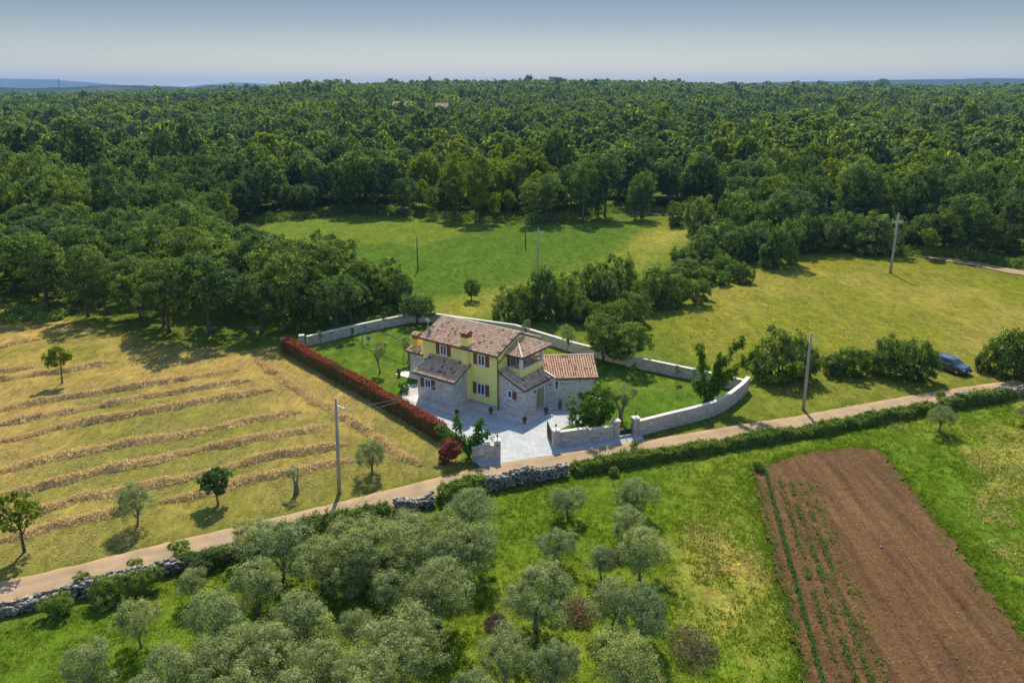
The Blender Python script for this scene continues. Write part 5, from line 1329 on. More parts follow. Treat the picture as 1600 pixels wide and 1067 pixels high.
# ------------------------------------------------------------------ utility poles and wires
def upole(x, y, h, label, mat='concrete', r0=.17, r1=.10, arm=None, lean=(0, 0), bracket=True):
    e = empty('utility_pole', (x, y, 0), 0, label, 'utility pole', 'utility poles')
    m_ = MB(); m_.tube([(0, 0, -.2), (lean[0], lean[1], h)], [r0, r1], 12); m_.build('shaft', M[mat], e, True)
    if bracket:
        b = MB(); b.tube([(lean[0], lean[1], h - .6), (lean[0] + .75, lean[1] - .1, h - .85)], .035, 6); b.tube([(lean[0] + .1, lean[1], h - 1.25), (lean[0] + .45, lean[1], h - .78)], .02, 5); b.build('bracket', M['galv'], e)
        for q in (.3, .7):
            i_ = MB(); i_.lathe([(.03, 0), (.06, .03), (.04, .07), (.06, .1), (.02, .14)], (lean[0] + q, lean[1] - .05, h - .83 + (.1 if q < .5 else 0)), 8); i_.build('insulator', M['frame'], e)
    if arm:
        b = MB(); z = h - 1.6; b.box(lean[0] - arm, lean[0] + arm, lean[1] - .06, lean[1] + .06, z, z + .12); b.build('crossarm', M['galv'], e)
        for q in (-arm * .85, 0.3, arm * .85):
            i_ = MB(); i_.lathe([(.03, 0), (.07, .04), (.05, .09), (.07, .13), (.02, .2)], (lean[0] + q, lean[1], z + .12), 8); i_.build('insulator', M['frame'], e)
    return (x + lean[0], y + lean[1], h)
a1 = upole(*P2(530, 770), 8.0, 'tall concrete utility pole in the hay field beside the road', lean=(.3, 0))
a2 = upole(*P2(1255, 640), 7.95, 'leaning concrete utility pole on the grass right of the curved wall', lean=(-.15, 0))
a3 = upole(*P2(1391, 427), 10.3, 'tall pole with crossarm in the right meadow', lean=(-.1, 0), arm=.9, bracket=False, r0=.24, r1=.12)
a4 = upole(*P2(653, 422), 5.9, 'short timber pole at the left of the green meadow', 'wood', .13, .09, bracket=False)
a5 = upole(*P2(821, 383), 6.3, 'dark timber pole in the far green meadow', 'wood', .14, .09, bracket=False)
a6 = upole(*P2(840, 437), 8.6, 'pale pole rising above the hedgerow behind the house', 'concrete', .14, .09, bracket=True)
a7 = upole(*P2(911, 345), 8.1, 'pole in front of the far wood edge', 'concrete', .13, .09, bracket=True)
a8 = upole(*P2(1284, 374), 8.6, 'pole half hidden in the wood edge above the right meadow', 'concrete', .14, .09, bracket=False)
def wire(p, q, sag, label, r=.011):
    m_ = MB(); n = 14; o = Vector(p)
    pts = [Vector(p).lerp(Vector(q), i / n) - Vector((0, 0, sag * 4 * (i / n) * (1 - i / n))) - o for i in range(n + 1)]
    m_.tube([tuple(v) for v in pts], r, 4, False); o_ = m_.build('overhead_wire', M['cable'], None, False, tuple(o)); tag(o_, label, 'wire', 'overhead wires')
hx, hy = H2(-8.6, -2.3)
wire((a1[0] + .6, a1[1], 7.2), (*H2(-3.9, -2.3), 3.2), .5, 'service wire from the left pole to the stone annex')
wire((a1[0] + .3, a1[1], 6.6), (*H2(-5.2, -2.32), 2.6), .5, 'lower service wire from the left pole to the stone annex')
wire((a6[0], a6[1], 7.9), (a3[0], a3[1], 8.8), 1.2, 'wire from the pale pole to the crossarm pole')
wire((a7[0], a7[1], 7.6), (a8[0], a8[1], 8.2), 1.0, 'wire along the far wood edge')
wire((a8[0], a8[1], 8.2), (a3[0], a3[1], 9.0), 1.0, 'short wire between the crossarm pole and the wood-edge pole')
wire((a5[0], a5[1], 6.1), (a7[0], a7[1], 7.4), .6, 'wire from the dark pole to the far wood edge')
wire((a6[0], a6[1], 7.7), (-74, 150, 8.0), 1.6, 'long wire running left across the green meadow')
wire((a3[0] + .8, a3[1], 8.8), (150, 128, 9), 1.5, 'wire leaving the crossarm pole to the right')

# ------------------------------------------------------------------ garden things
def potted(x, y, label, s=1.0, leaf='citrus', h=.35, z=0.03):
    e = empty('potted_plant', (x, y, z), 0, label, 'potted plant', 'terracotta pots round the house')
    m_ = MB(); m_.lathe([(.13 * s, 0), (.19 * s, .30 * s), (.22 * s, .31 * s), (.22 * s, .37 * s), (.17 * s, .37 * s), (.16 * s, .33 * s)], (0, 0, 0), 14); m_.build('pot', M['terra_pot'], e)
    r = np.random.default_rng(int(abs(x * 100))); n = 240; d = r.normal(size=(n, 3)); d /= np.linalg.norm(d, axis=1, keepdims=True)
    pos = d * r.random((n, 1)) ** .5 * np.array([.26, .26, h * .6]) * s + np.array([0, 0, .37 * s + h * .45 * s])
    V, F = leaf_quads(pos, d + [0, 0, .4], .1, .6, r); link('foliage', np_mesh('pot_leaves', V, F, [M[leaf]], tint=r.random(n)), e)
potted(*P2(767, 647), 'potted plant at the front corner of the yellow wall beside the downpipe')
potted(*P2(714, 650), 'reddish-brown pot at the corner of the left annex', 1.0, 'brown_leaf', .3)
potted(*P2(819.6, 662), 'terracotta pot with green plant nearest the driveway')
potted(*P2(853.5, 647), 'terracotta pot right of the porch entrance')
potted(*P2(623.5, 587), 'brown potted plant on the garden path behind the hedge', 1.1, 'brown_leaf', .4)
potted(*P2(875, 640), 'wide pot with reddish shrub against the wing wall', 1.0, 'brown_leaf', .7)
e = empty('garden_lamp', (*P2(902.3, 660, 1.75)[:2], 0), .2, 'black garden lamp post with white globes behind the front wall', 'lamp')
m_ = MB(); m_.lathe([(.12, 0), (.05, .08), (.035, .3), (.03, 1.9), (.05, 1.95), (.02, 2.05)], (0, 0, 0), 10)
m_.tube([(-.32, 0, 1.62), (-.25, 0, 1.5), (0, 0, 1.55), (.25, 0, 1.5), (.32, 0, 1.62)], .015, 6); m_.build('post', M['iron'], e)
for xx, zz_ in ((-.32, 1.74), (.32, 1.74), (0, 2.15)):
    m_ = MB(); m_.lathe([(.02, -.12)] + [(.12 * sin(pi * k / 8), -.12 * cos(pi * k / 8)) for k in range(1, 8)] + [(.02, .12)], (xx, 0, zz_), 14); m_.build('globe', M['white'], e, True)
# swing frame with a long dark top pole
sA = Vector(P(569.5, 509, 2.1)); sB = Vector(P(634, 534, 2.1))
sf = empty('swing_frame', (sA.x, sA.y, 0), 0, 'blue swing frame with long dark top pole on the back lawn', 'swing')
d_ = sB - sA; pd = Vector((-d_.y, d_.x, 0)).normalized()
m_ = MB(); m_.tube([(0, 0, 2.1), (d_.x, d_.y, 2.1)], .06, 8); m_.build('top_pole', M['iron'], sf)
for q in (0, 1):
    for sgn in (-1, 1):
        m_ = MB(); m_.tube([(d_.x * q, d_.y * q, 2.1), (d_.x * q + pd.x * .55 * sgn, d_.y * q + pd.y * .55 * sgn, 0)], .045, 8); m_.build('leg', M['blue'], sf)
for k in (.08,):
    m_ = MB(); c = (d_.x * k, d_.y * k)
    for sgn in (-.2, .2): m_.tube([(c[0] + sgn, c[1], 2.08), (c[0] + sgn, c[1], .5)], .012, 5)
    m_.build('rope', M['teal'], sf); m_ = MB(); m_.box(c[0] - .24, c[0] + .24, c[1] - .12, c[1] + .12, .45, .5); m_.box(c[0] - .24, c[0] + .24, c[1] + .08, c[1] + .12, .5, .8); m_.build('seat', M['teal'], sf)
# picnic bench under the shaded trees
e = empty('garden_bench', (*P2(398, 521), 0), .1, 'grey bench in the deep shade left of the hedge', 'bench')
m_ = MB(); m_.box(-.8, .8, -.2, .2, .42, .46); m_.build('seat', M['wood'], e)
m_ = MB(); m_.box(-.8, .8, .18, .22, .55, .85); m_.build('backrest', M['wood'], e)
for xx in (-.7, .7):
    m_ = MB(); m_.box(xx - .03, xx + .03, -.18, .2, 0, .42); m_.build('leg', M['iron'], e)

# ------------------------------------------------------------------ parked car (dark blue estate), nose towards the road
def car():
    fx_, fy_ = P2(1516, 589); bx_, by_ = P2(1474, 573)
    d = Vector((fx_ - bx_, fy_ - by_)).normalized(); ang = radians(-64)
    e = empty('parked_car', (49.35, 81.35, 0), ang, 'dark blue estate car parked nose-out beside the bushes', 'car')
    # profile sections along x (length), each: half width at sill, belt, roof ; heights
    S = [(-2.20, .70, .42, .74, .92, .60, .98), (-2.12, .80, .30, .84, .95, .62, 1.15), (-1.75, .86, .22, .88, .97, .64, 1.40), (-1.0, .87, .20, .89, .96, .66, 1.47), (0.0, .87, .20, .89, .93, .66, 1.46), (.45, .87, .20, .89, .92, .64, 1.38), (1.05, .87, .20, .88, .90, .74, .99), (1.25, .86, .20, .87, .88, .72, .92), (1.85, .84, .22, .82, .74, .60, .80), (2.12, .76, .28, .72, .60, .45, .66), (2.22, .66, .38, .62, .52, .4, .56)]
    rows = []
    for x, ws, zs, wb, zb, wr, zr in S:
        rows.append([(x, -ws, zs), (x, -wb, (zs + zb) / 2), (x, -wb * .985, zb), (x, -wr, zr), (x, -wr * .5, zr + .03), (x, wr * .5, zr + .03), (x, wr, zr), (x, wb * .985, zb), (x, wb, (zs + zb) / 2), (x, ws, zs)])
    mb = MB(); K = 10
    vs = [p for r in rows for p in r]
    glass = []
    for i in range(len(rows) - 1):
        for j in range(K - 1):
            f = (i * K + j, (i + 1) * K + j, (i + 1) * K + j + 1, i * K + j + 1)
            isg = (j in (2, 6) and 1 <= i <= 5) or (j in (3, 4, 5) and i == 5)
            mb.mi = 1 if isg else 0
            mb.faces([vs[k] for k in f], [(0, 1, 2, 3)])
    mb.mi = 0
    mb.faces(rows[0], [tuple(range(K))]); mb.faces(rows[-1], [tuple(range(K - 1, -1, -1))])
    for i in range(len(rows) - 1): mb.faces([rows[i][0], rows[i][-1], rows[i + 1][-1], rows[i + 1][0]], [(0, 1, 2, 3)])
    me = mb.mesh('car_body', [M['carpaint'], M['glass']], False)
    link('body', me, e)
    for x, y in ((-1.35, .80), (-1.35, -.80), (1.38, .80), (1.38, -.80)):
        arch = MB()
        w = MB(); prof = [(.20, -.10), (.30, -.11), (.325, -.07), (.325, .07), (.30, .11), (.20, .10)]; k = 20
        vv = [(x + r * cos(2 * pi * q / k), y + z, .325 + r * sin(2 * pi * q / k)) for r, z in prof for q in range(k)]
        w.faces(vv, [(a * k + q, a * k + (q + 1) % k, (a + 1) * k + (q + 1) % k, (a + 1) * k + q) for a in range(len(prof) - 1) for q in range(k)])
        wo = w.build('wheel', M['tyre'], e, True)
        rm = MB(); sg = 1 if y > 0 else -1
        rm.faces([(x, y + sg * .10, .325)] + [(x + .2 * cos(2 * pi * q / k), y + sg * .085, .325 + .2 * sin(2 * pi * q / k)) for q in range(k)], [(0, 1 + q, 1 + (q + 1) % k) for q in range(k)])
        rm.build('rim', M['rim'], wo)
    for s in (-1, 1):
        h = MB(); h.faces([(2.02, s * .72, .62), (2.14, s * .50, .60), (2.10, s * .48, .70), (1.93, s * .76, .74)], [(0, 1, 2, 3)]); h.box(1.96, 2.12, min(s * .5, s * .72), max(s * .5, s * .72), .60, .70); h.build('headlight', M['lens'], e)
        m_ = MB(); m_.box(.72, .86, min(s * .90, s * 1.04), max(s * .90, s * 1.04), .92, 1.04); m_.build('mirror', M['carpaint'], e)
        rr = MB(); rr.tube([(-1.7, s * .60, 1.47), (-1.5, s * .60, 1.53), (-.1, s * .60, 1.53), (.2, s * .60, 1.48)], .022, 6); rr.build('roof_rail', M['galv'], e)
        ws_ = MB(); ws_.box(-1.7, .95, s * .875 - .008, s * .875 + .008, .93, .955); ws_.build('window_trim', M['galv'], e)
        tl = MB(); tl.box(-2.22, -2.1, min(s * .55, s * .78), max(s * .55, s * .78), .72, .88); tl.build('tail_light', M['brick'], e)
    g_ = MB(); g_.box(2.16, 2.235, -.42, .42, .40, .56); g_.build('grille', M['iron'], e)
    p_ = MB(); p_.box(2.236, 2.25, -.26, .26, .36, .47); p_.build('number_plate', M['plate'], e)
    b_ = MB(); b_.lathe([(.055, 0), (.055, .02)], (2.2, 0, .62), 14); b_.build('badge', M['rim'], e)
    p_ = MB(); p_.box(.5, 1.0, -.62, .62, 1.04, 1.05); 
car()

# ------------------------------------------------------------------ crops, stones and grass
AX = np.array([4.5 / 24.4, 1.0]); AX /= np.linalg.norm(AX); AN = np.array([AX[1], -AX[0]])
p0 = np.array(P2(1195, 736))
for k, (off, den, sz, hgt, lab) in enumerate([(0.0, 42, .13, .22, 'dense dark green crop row at the left of the ploughed field'), (-.85, 16, .11, .16, 'sparse crop row nearest the left field edge'), (.95, 30, .12, .18, 'thin crop row just right of the dense dark row'), (1.75, 34, .12, .20, 'patchy crop row, third right-hand row of the bed'), (2.55, 30, .12, .18, 'patchy crop row, second last of the bed'), (3.3, 18, .11, .15, 'thin last crop row before the bare soil')]):
    r = np.random.default_rng(200 + k); L = 29.0 if off >= 0 else 27; s0 = 0 if k == 0 else 1.5
    n = int(L * den); t = r.uniform(s0, L, n)
    if k: t = t[fbm(t * 1.3 + k * 37.7, t * 0 + k * 5.3, 3) + r.normal(0, .1, len(t)) > .45]
    n = len(t); b = p0 - AX * t[:, None] + AN * (off + r.normal(0, .07 if k == 0 else .12, n))[:, None]
    pos = np.column_stack([b - p0, r.uniform(0.02, hgt, n) + .05])
    rep = 4; pos = np.repeat(pos, rep, 0) + r.normal(0, .05, (n * rep, 3)); V, F = leaf_quads(pos, r.normal(size=pos.shape) * .6 + [0, 0, 1], sz, .5, r)
    tag(link('crop_row', np_mesh('crop_row', V, F, [M['fig' if k == 0 else 'ivy']], tint=np.clip(r.normal(.4, .2, len(F)), 0, 1)), None, (p0[0], p0[1], 0)), lab, 'crop row', 'crop rows in the ploughed field')
r = np.random.default_rng(301); n = 2600; t = r.uniform(.5, 28, n); o_ = r.uniform(-1.0, 3.9, n); k = fbm(t * .7, o_ * .9, 2) + r.normal(0, .1, n) > .56; t, o_ = t[k], o_[k]
b = p0 - AX * t[:, None] + AN * o_[:, None]; pos = np.repeat(np.column_stack([b, np.full(len(b), .07)]), 5, 0) + r.normal(0, .05, (len(b) * 5, 3)); V, F = leaf_quads(pos, r.normal(size=pos.shape) * .5 + [0, 0, 1], .10, .5, r)
tag(link('weeds', np_mesh('weeds', V, F, [M['ivy']], tint=r.random(len(F)) * .7)), 'small weeds sprouting between the crop rows', 'weeds', kind='stuff')
# pale stones lying on the soil
r = np.random.default_rng(77); n = 700; X = r.uniform(14, 33, n); Y = r.uniform(30, 61.5, n); k = inpoly(X, Y, XY['field']); X, Y = X[k], Y[k]; n = len(X)
sz = np.abs(r.normal(.03, .015, (n, 1))) + .015; sz[r.random((n, 1)) < .01] *= 2.2
V, F = rocks(r, np.column_stack([X, Y, np.full(n, .06)]), sz * np.array([1.2, 1, .7]))
tag(link('field_stones', np_mesh('field_stones', V, F, [M['rock']], tint=np.repeat(r.uniform(.35, .8, n), 6))), 'pale stones scattered over the brown ploughed soil', 'stones', kind='stuff')

def tufts(name, label, X, Y, h, mat, seed, per=6, spread=.10, wd=.035):
    r = np.random.default_rng(seed); n = len(X); Z = near_z(X, Y)
    X = np.repeat(X, per) + r.normal(0, spread, n * per); Y = np.repeat(Y, per) + r.normal(0, spread, n * per); Z = np.repeat(Z, per); hh = np.repeat(h, per) * r.uniform(.5, 1.3, n * per)
    a = r.uniform(0, 2 * pi, n * per); w = wd * r.uniform(.6, 1.4, n * per); lx = r.normal(0, .35, n * per) * hh; ly = r.normal(0, .35, n * per) * hh
    A = np.stack([X - np.cos(a) * w, Y - np.sin(a) * w, Z - .03], 1); B = np.stack([X + np.cos(a) * w, Y + np.sin(a) * w, Z - .03], 1); C = np.stack([X + lx, Y + ly, Z + hh], 1)
    V = np.stack([A, B, C], 1).reshape(-1, 3); F = np.arange(len(V)).reshape(-1, 3)
    tint = np.clip(np.repeat(r.normal(.45, .2, n), per) + r.normal(0, .12, n * per), 0, 1)
    tag(link(name, np_mesh(name, V, F, [M[mat]], tint=tint)), label, 'grass', kind='stuff')
r = np.random.default_rng(9)
X = r.uniform(-36, 50, 90000); Y = 31 + 47 * r.random(90000) ** 1.25; k = inpoly(X, Y, XY['orchard']) & ~inpoly(X, Y, [(a, b) for a, b in XY['field']]) & (np.abs(X) < Y * .75 + 4) & (fbm(X * .8, Y * .8, 2) + r.normal(0, .1, 90000) > .36)
X, Y = X[k], Y[k]
tufts('grass', 'tall green grass under the olive trees', X, Y, .05 + .16 * fbm(X * .3, Y * .3, 2), 'grass_blade', 10)
X = r.uniform(-20, 60, 60000); Y = 31 + 45 * r.random(60000); dz = fbm(X * .25 + 3, Y * .25, 3) - .12 * (r.random(60000) < .6); k = inpoly(X, Y, XY['orchard']) & ~inpoly(X, Y, XY['field']) & (((X > 12.5) & (X < 17) & (Y < 50) & (dz > .42)) | ((X > 33) & (dz + r.normal(0, .06, 60000) > .55)) )
tufts('dry_grass', 'straw-coloured dry grass beside the ploughed field', X[k], Y[k], np.full(k.sum(), .20), 'dry_blade', 11)
# stubble and loose straw over the mown field
r = np.random.default_rng(19); n = 120000
X = r.uniform(-75, -5, n); Y = r.uniform(44, 98, n); k = inpoly(X, Y, XY['hay']) & (np.abs(X) < Y * .8) & (r.random(n) < .15 + .85 * np.clip((fbm(X * .35, Y * .35, 3) - .38) * 5, 0, 1)) & (np.hypot(X, Y) < 92)
X, Y = X[k], Y[k]
ps = np.column_stack([X, Y, near_z(X, Y) + r.uniform(.01, .05, len(X))])
V, F = leaf_quads(ps, r.normal(0, .35, (len(X), 3)) + [0, 0, 1], .34, .12, r)
tag(link('loose_straw', np_mesh('loose_straw', V, F, [M['straw']], tint=r.random(len(F)) * .8)), 'stubble and loose straw lying over the mown field', 'straw', kind='stuff')
# rough grass edging the ploughed field and meadows
def along(path, n, w, seed):
    r = np.random.default_rng(seed); path = np.array(path); seg = np.diff(path, axis=0); ln = np.linalg.norm(seg, axis=1); cum = np.r_[0, np.cumsum(ln)]; t = r.uniform(0, cum[-1], n); i = np.clip(np.searchsorted(cum, t) - 1, 0, len(seg) - 1)
    b = path[i] + seg[i] * ((t - cum[i]) / ln[i])[:, None]; nn = np.column_stack([-seg[i, 1], seg[i, 0]]) / ln[i][:, None]; b = b + nn * r.normal(0, w, n)[:, None]; return b[:, 0], b[:, 1]
FP = XY['field'] + [XY['field'][0]]
x1, y1 = along(FP, 6000, .55, 3); x2, y2 = along(ROAD_P + ROAD_N * 3.1, 9000, .22, 4); x3, y3 = along(ROAD_P - ROAD_N * .25, 6000, .15, 5)
X = np.r_[x1, x2]; Y = np.r_[y1, y2]; tufts('verge_grass', 'rank grass along the field edge and the road', X, Y, .10 + .2 * r.random(len(X)) ** 2, 'grass_blade', 12)
mx, my = r.uniform(-10, 120, 60000), r.uniform(66, 135, 60000); k = inpoly(mx, my, XY['meadow']) & (fbm(mx * .2, my * .2, 3) + r.normal(0, .12, 60000) > .62)
tufts('meadow_grass', 'seeding meadow grass on the right hillside field', mx[k], my[k], np.full(k.sum(), .16), 'dry_blade', 13, per=3, wd=.05)

# ------------------------------------------------------------------ the woods
OPEN = [XY['hay'], XY['lawn'], XY['meadow'], XY['dry_strip'], XY['open_back'], XY['orchard'], pxs([(430, 560), (430, 545), (690, 480), (1100, 350), (1230, 390), (1190, 420), (1100, 470), (1200, 590), (1100, 700), (650, 760)]),
        pxs([(-100, 500), (0, 500), (75, 512), (150, 530), (300, 545), (441, 545), (441, 600), (-100, 600)]), pxs([(1230, 385), (1340, 380), (1400, 388), (1600, 420), (1700, 440), (1600, 500), (1200, 500)])]
ROADW = pxs([(900, 322), (980, 327), (1060, 333), (1200, 345), (1340, 380), (1300, 388), (1190, 356), (1040, 343), (930, 335)])
def wood_points():
    pts = []
    r = np.random.default_rng(21)
    def jitter_grid(d0, d1, sp):
        n = int(d1 * 2 * .78 / sp); gx, gy = np.meshgrid(np.arange(-n, n + 1) * sp, np.arange(int(d0 * .7 / sp), int(d1 / sp) + 1) * sp * .9)
        gx = gx + (np.arange(gx.shape[0]) % 2)[:, None] * sp / 2
        X = (gx + r.uniform(-.42, .42, gx.shape) * sp).ravel(); Y = (gy + r.uniform(-.42, .42, gx.shape) * sp).ravel(); D = np.hypot(X, Y)
        k = (D >= d0) & (D < d1) & (np.abs(X) < Y * .74 + 14); return X[k], Y[k]
    out = []; clear = [(Hx, Hy) for Hx, Hy in ((-84.0, 640.0), (-56.0, 620.0))]
    for (d0, d1, sp, lod) in [(60, 260, 5.6, 0), (260, 520, 6.0, 1), (520, 1000, 6.8, 2), (1000, 2150, 9.0, 3)]:
        X, Y = jitter_grid(d0, d1, sp)
        x = 800 + 1263 * X / Y
        keep = np.hypot(X, Y) < ridge_D(x) + 160
        if lod == 0:
            for pl in OPEN: keep &= ~inpoly(X, Y, pl)
            keep &= polydist(X, Y, OPEN[0]) > 2.0
            for pl in (XY['meadow'], XY['open_back']): keep &= polydist(X, Y, pl) > 1.5
            keep &= ~inpoly(X, Y, ROADW)
            keep &= polydist(X, Y, [(-11.1, 100.2), (-14.0, 99.95), (-19.5, 95.5), (-25.3, 90.1)], False) > 3.0
            keep &= Y > 92
        for Hx, Hy in clear: keep &= ~((np.abs(X - Hx) < 14) & (Y > Hy - 75) & (Y < Hy + 22))
        X, Y = X[keep], Y[keep]
        out.append((X, Y, np.full(len(X), lod)))
    return [np.concatenate([o[i] for o in out]) for i in range(3)]
WX, WY, WL = wood_points()
WD = np.hypot(WX, WY); WXP = 800 + 1263 * WX / WY
sn = fbm(WX / 38 + 7, WY / 38, 3) + np.random.default_rng(2).normal(0, .07, len(WX))
KIND = np.where(sn > .60, 2, np.where(sn < .45, 1, 0))   # 0 oak 1 dark 2 pale
wr = np.random.default_rng(33)
WS = .66 + .85 * wr.random(len(WX)) ** 1.6; WS = np.where(KIND == 1, WS * 1.02, WS)
edge_far = (WD > 170) & (WD < 300)
WSZ = WS * np.where(WD > 170, wr.uniform(1.0, 1.35, len(WX)), wr.uniform(.88, 1.05, len(WX)) / np.maximum(WS, 1) ** .5)
left = (WXP < 680) & (WD < 175)
front = np.argsort(WD)
near_ids = front[:300]
bucket = {}
def wood_zone(i):
    x, d = WXP[i], WD[i]
    if x < 680 and d < 185: return 'the wood behind the hay field' if x < 430 else 'the wood beside green meadow'
    if x > 1200 and d < 220: return 'the wood beyond the right meadow'
    return 'the wood across green meadow'
KN = ['oak', 'dark', 'lime']; TONE = ['mid-green', 'dark green', 'pale yellow-green']
for i in near_ids: bucket.setdefault(wood_zone(i), []).append(i)
for zn, ids in bucket.items():
    ids.sort(key=lambda i: WXP[i])
    ids = np.array(ids); dd = WD[ids]; base = np.percentile(dd, 4)
    row = np.clip(((dd - base) / 11.0).astype(int) + 1, 0, 9)
    ORD = ['front', 'second', 'third', 'fourth', 'fifth', 'sixth', 'seventh', 'eighth', 'ninth', 'tenth']
    nth = lambda n: '%d%s' % (n, 'th' if (n % 10 not in (1, 2, 3) or n in (11, 12, 13)) else ['st', 'nd', 'rd'][n % 10 - 1])
    for rw in range(10):
        m_ids = ids[row == rw]
        for k, i in enumerate(m_ids):
            lab = '%s tree, %s from left in %s row of %s' % (TONE[KIND[i]], nth(k + 1), ORD[rw], zn)
            tree(KN[KIND[i]], (WX[i], WY[i], 0), WS[i], lab, group='trees of ' + zn, sz=WSZ[i])

for (x, w, D, kind, lab) in [(1460, 50, 430, 'dark', 'huge dark round-crowned tree rising above the wood at the far right'), (1350, 36, 420, 'oak', 'large light-topped tree left of the huge dark tree on the right skyline'),
                             (1378, 26, 1500, 'dark', 'dark clump of tree breaking the right skyline'), (527, 22, 1290, 'dark', 'tall dark tree on the crest of the left skyline')]:
    X_ = (x - 800) / 1263 * D; s_ = w / 1263 * D / 8.2
    tree(kind, (X_, D, float(height(X_, D))), s_, lab, group='big trees above the wood', sz=min(s_, 1.75) if D < 600 else s_ * .75, var=0)

# simpler crowns, only ever seen from far off, gathered into one mass per wood
FAR = {}
def far_crown(lod, kind, v):
    nl, per, size = {0: (230, 12, .42), 1: (90, 9, .75), 2: (40, 6, 1.15), 3: (22, 4, 1.9)}[lod]
    r = np.random.default_rng(1000 + lod * 50 + kind * 10 + v)
    pos, nr, tint, L = crown_points(r, 3.9 if kind != 2 else 3.4, 3.5 + .4 * kind, 6.2, 8, nl * 2, per, [.6, .7, .8, .9][lod])
    V, F = leaf_quads(pos, nr, size, .8, r)
    return np_mesh('woodland_crown', V, F, [M[['oak', 'dark', 'lime'][kind]]], tint=tint)
rest = np.setdiff1d(np.arange(len(WX)), near_ids)
print('woodland trees', len(WX), 'far', len(rest))
def build_woodland():
    ng = bpy.data.node_groups.new('woodland', 'GeometryNodeTree')
    ng.interface.new_socket('Geometry', in_out='INPUT', socket_type='NodeSocketGeometry')
    ng.interface.new_socket('Geometry', in_out='OUTPUT', socket_type='NodeSocketGeometry')
    gi = ng.nodes.new('NodeGroupInput'); go = ng.nodes.new('NodeGroupOutput'); join = ng.nodes.new('GeometryNodeJoinGeometry')
    na = ng.nodes.new('GeometryNodeInputNamedAttribute'); na.data_type = 'INT'; na.inputs[0].default_value = 'which'
    ns = ng.nodes.new('GeometryNodeInputNamedAttribute'); ns.data_type = 'FLOAT_VECTOR'; ns.inputs[0].default_value = 'size'
    nr_ = ng.nodes.new('GeometryNodeInputNamedAttribute'); nr_.data_type = 'FLOAT_VECTOR'; nr_.inputs[0].default_value = 'turn'
    which = np.zeros(len(rest), np.int32); k = 0
    for lod in range(4):
        for kind in range(3):
            nv = 3 if lod < 3 else 2
            m = (WL[rest] == lod) & (KIND[rest] == kind)
            if not m.any(): continue
            vv = wr.integers(0, nv, len(rest))
            for v in range(nv):
                mm = m & (vv == v); which[mm] = k
                ob = bpy.data.objects.new('woodland_crown', far_crown(lod, kind, v))
                oi = ng.nodes.new('GeometryNodeObjectInfo'); oi.inputs[0].default_value = ob; oi.inputs[1].default_value = True
                cmp = ng.nodes.new('FunctionNodeCompare'); cmp.data_type = 'INT'; cmp.operation = 'EQUAL'
                ng.links.new([s for s in na.outputs if s.enabled][0], cmp.inputs[2]); cmp.inputs[3].default_value = k
                iop = ng.nodes.new('GeometryNodeInstanceOnPoints')
                ng.links.new(gi.outputs[0], iop.inputs['Points']); ng.links.new(cmp.outputs[0], iop.inputs['Selection']); ng.links.new(oi.outputs['Geometry'], iop.inputs['Instance'])
                ng.links.new([s for s in ns.outputs if s.enabled][0], iop.inputs['Scale']); ng.links.new([s for s in nr_.outputs if s.enabled][0], iop.inputs['Rotation'])
                ng.links.new(iop.outputs[0], join.inputs[0]); k += 1
    ng.links.new(join.outputs[0], go.inputs[0])
    me = bpy.data.meshes.new('woodland'); Z = height(WX[rest], WY[rest])
    me.vertices.add(len(rest)); me.vertices.foreach_set('co', np.column_stack([WX[rest], WY[rest], Z - .4]).astype(np.float32).ravel())
    a = me.attributes.new('which', 'INT', 'POINT'); a.data.foreach_set('value', which)
    grow = np.array([1, 1, 1.06, 1.2])[WL[rest]]
    tall = 1 + .35 * (wr.random(len(rest)) < .05)
    a = me.attributes.new('size', 'FLOAT_VECTOR', 'POINT'); a.data.foreach_set('vector', np.column_stack([WS[rest] * grow, WS[rest] * grow, WS[rest] * tall * wr.uniform(.85, 1.2, len(rest))]).astype(np.float32).ravel())
    a = me.attributes.new('turn', 'FLOAT_VECTOR', 'POINT'); a.data.foreach_set('vector', np.column_stack([np.zeros(len(rest)), np.zeros(len(rest)), wr.uniform(0, 6.28, len(rest))]).astype(np.float32).ravel())
    me.update()
    o = link('woodland', me); md = o.modifiers.new('woodland', 'NODES'); md.node_group = ng
    tag(o, 'dense broadleaf woodland rolling away to the horizon', 'woodland', kind='stuff')
build_woodland()

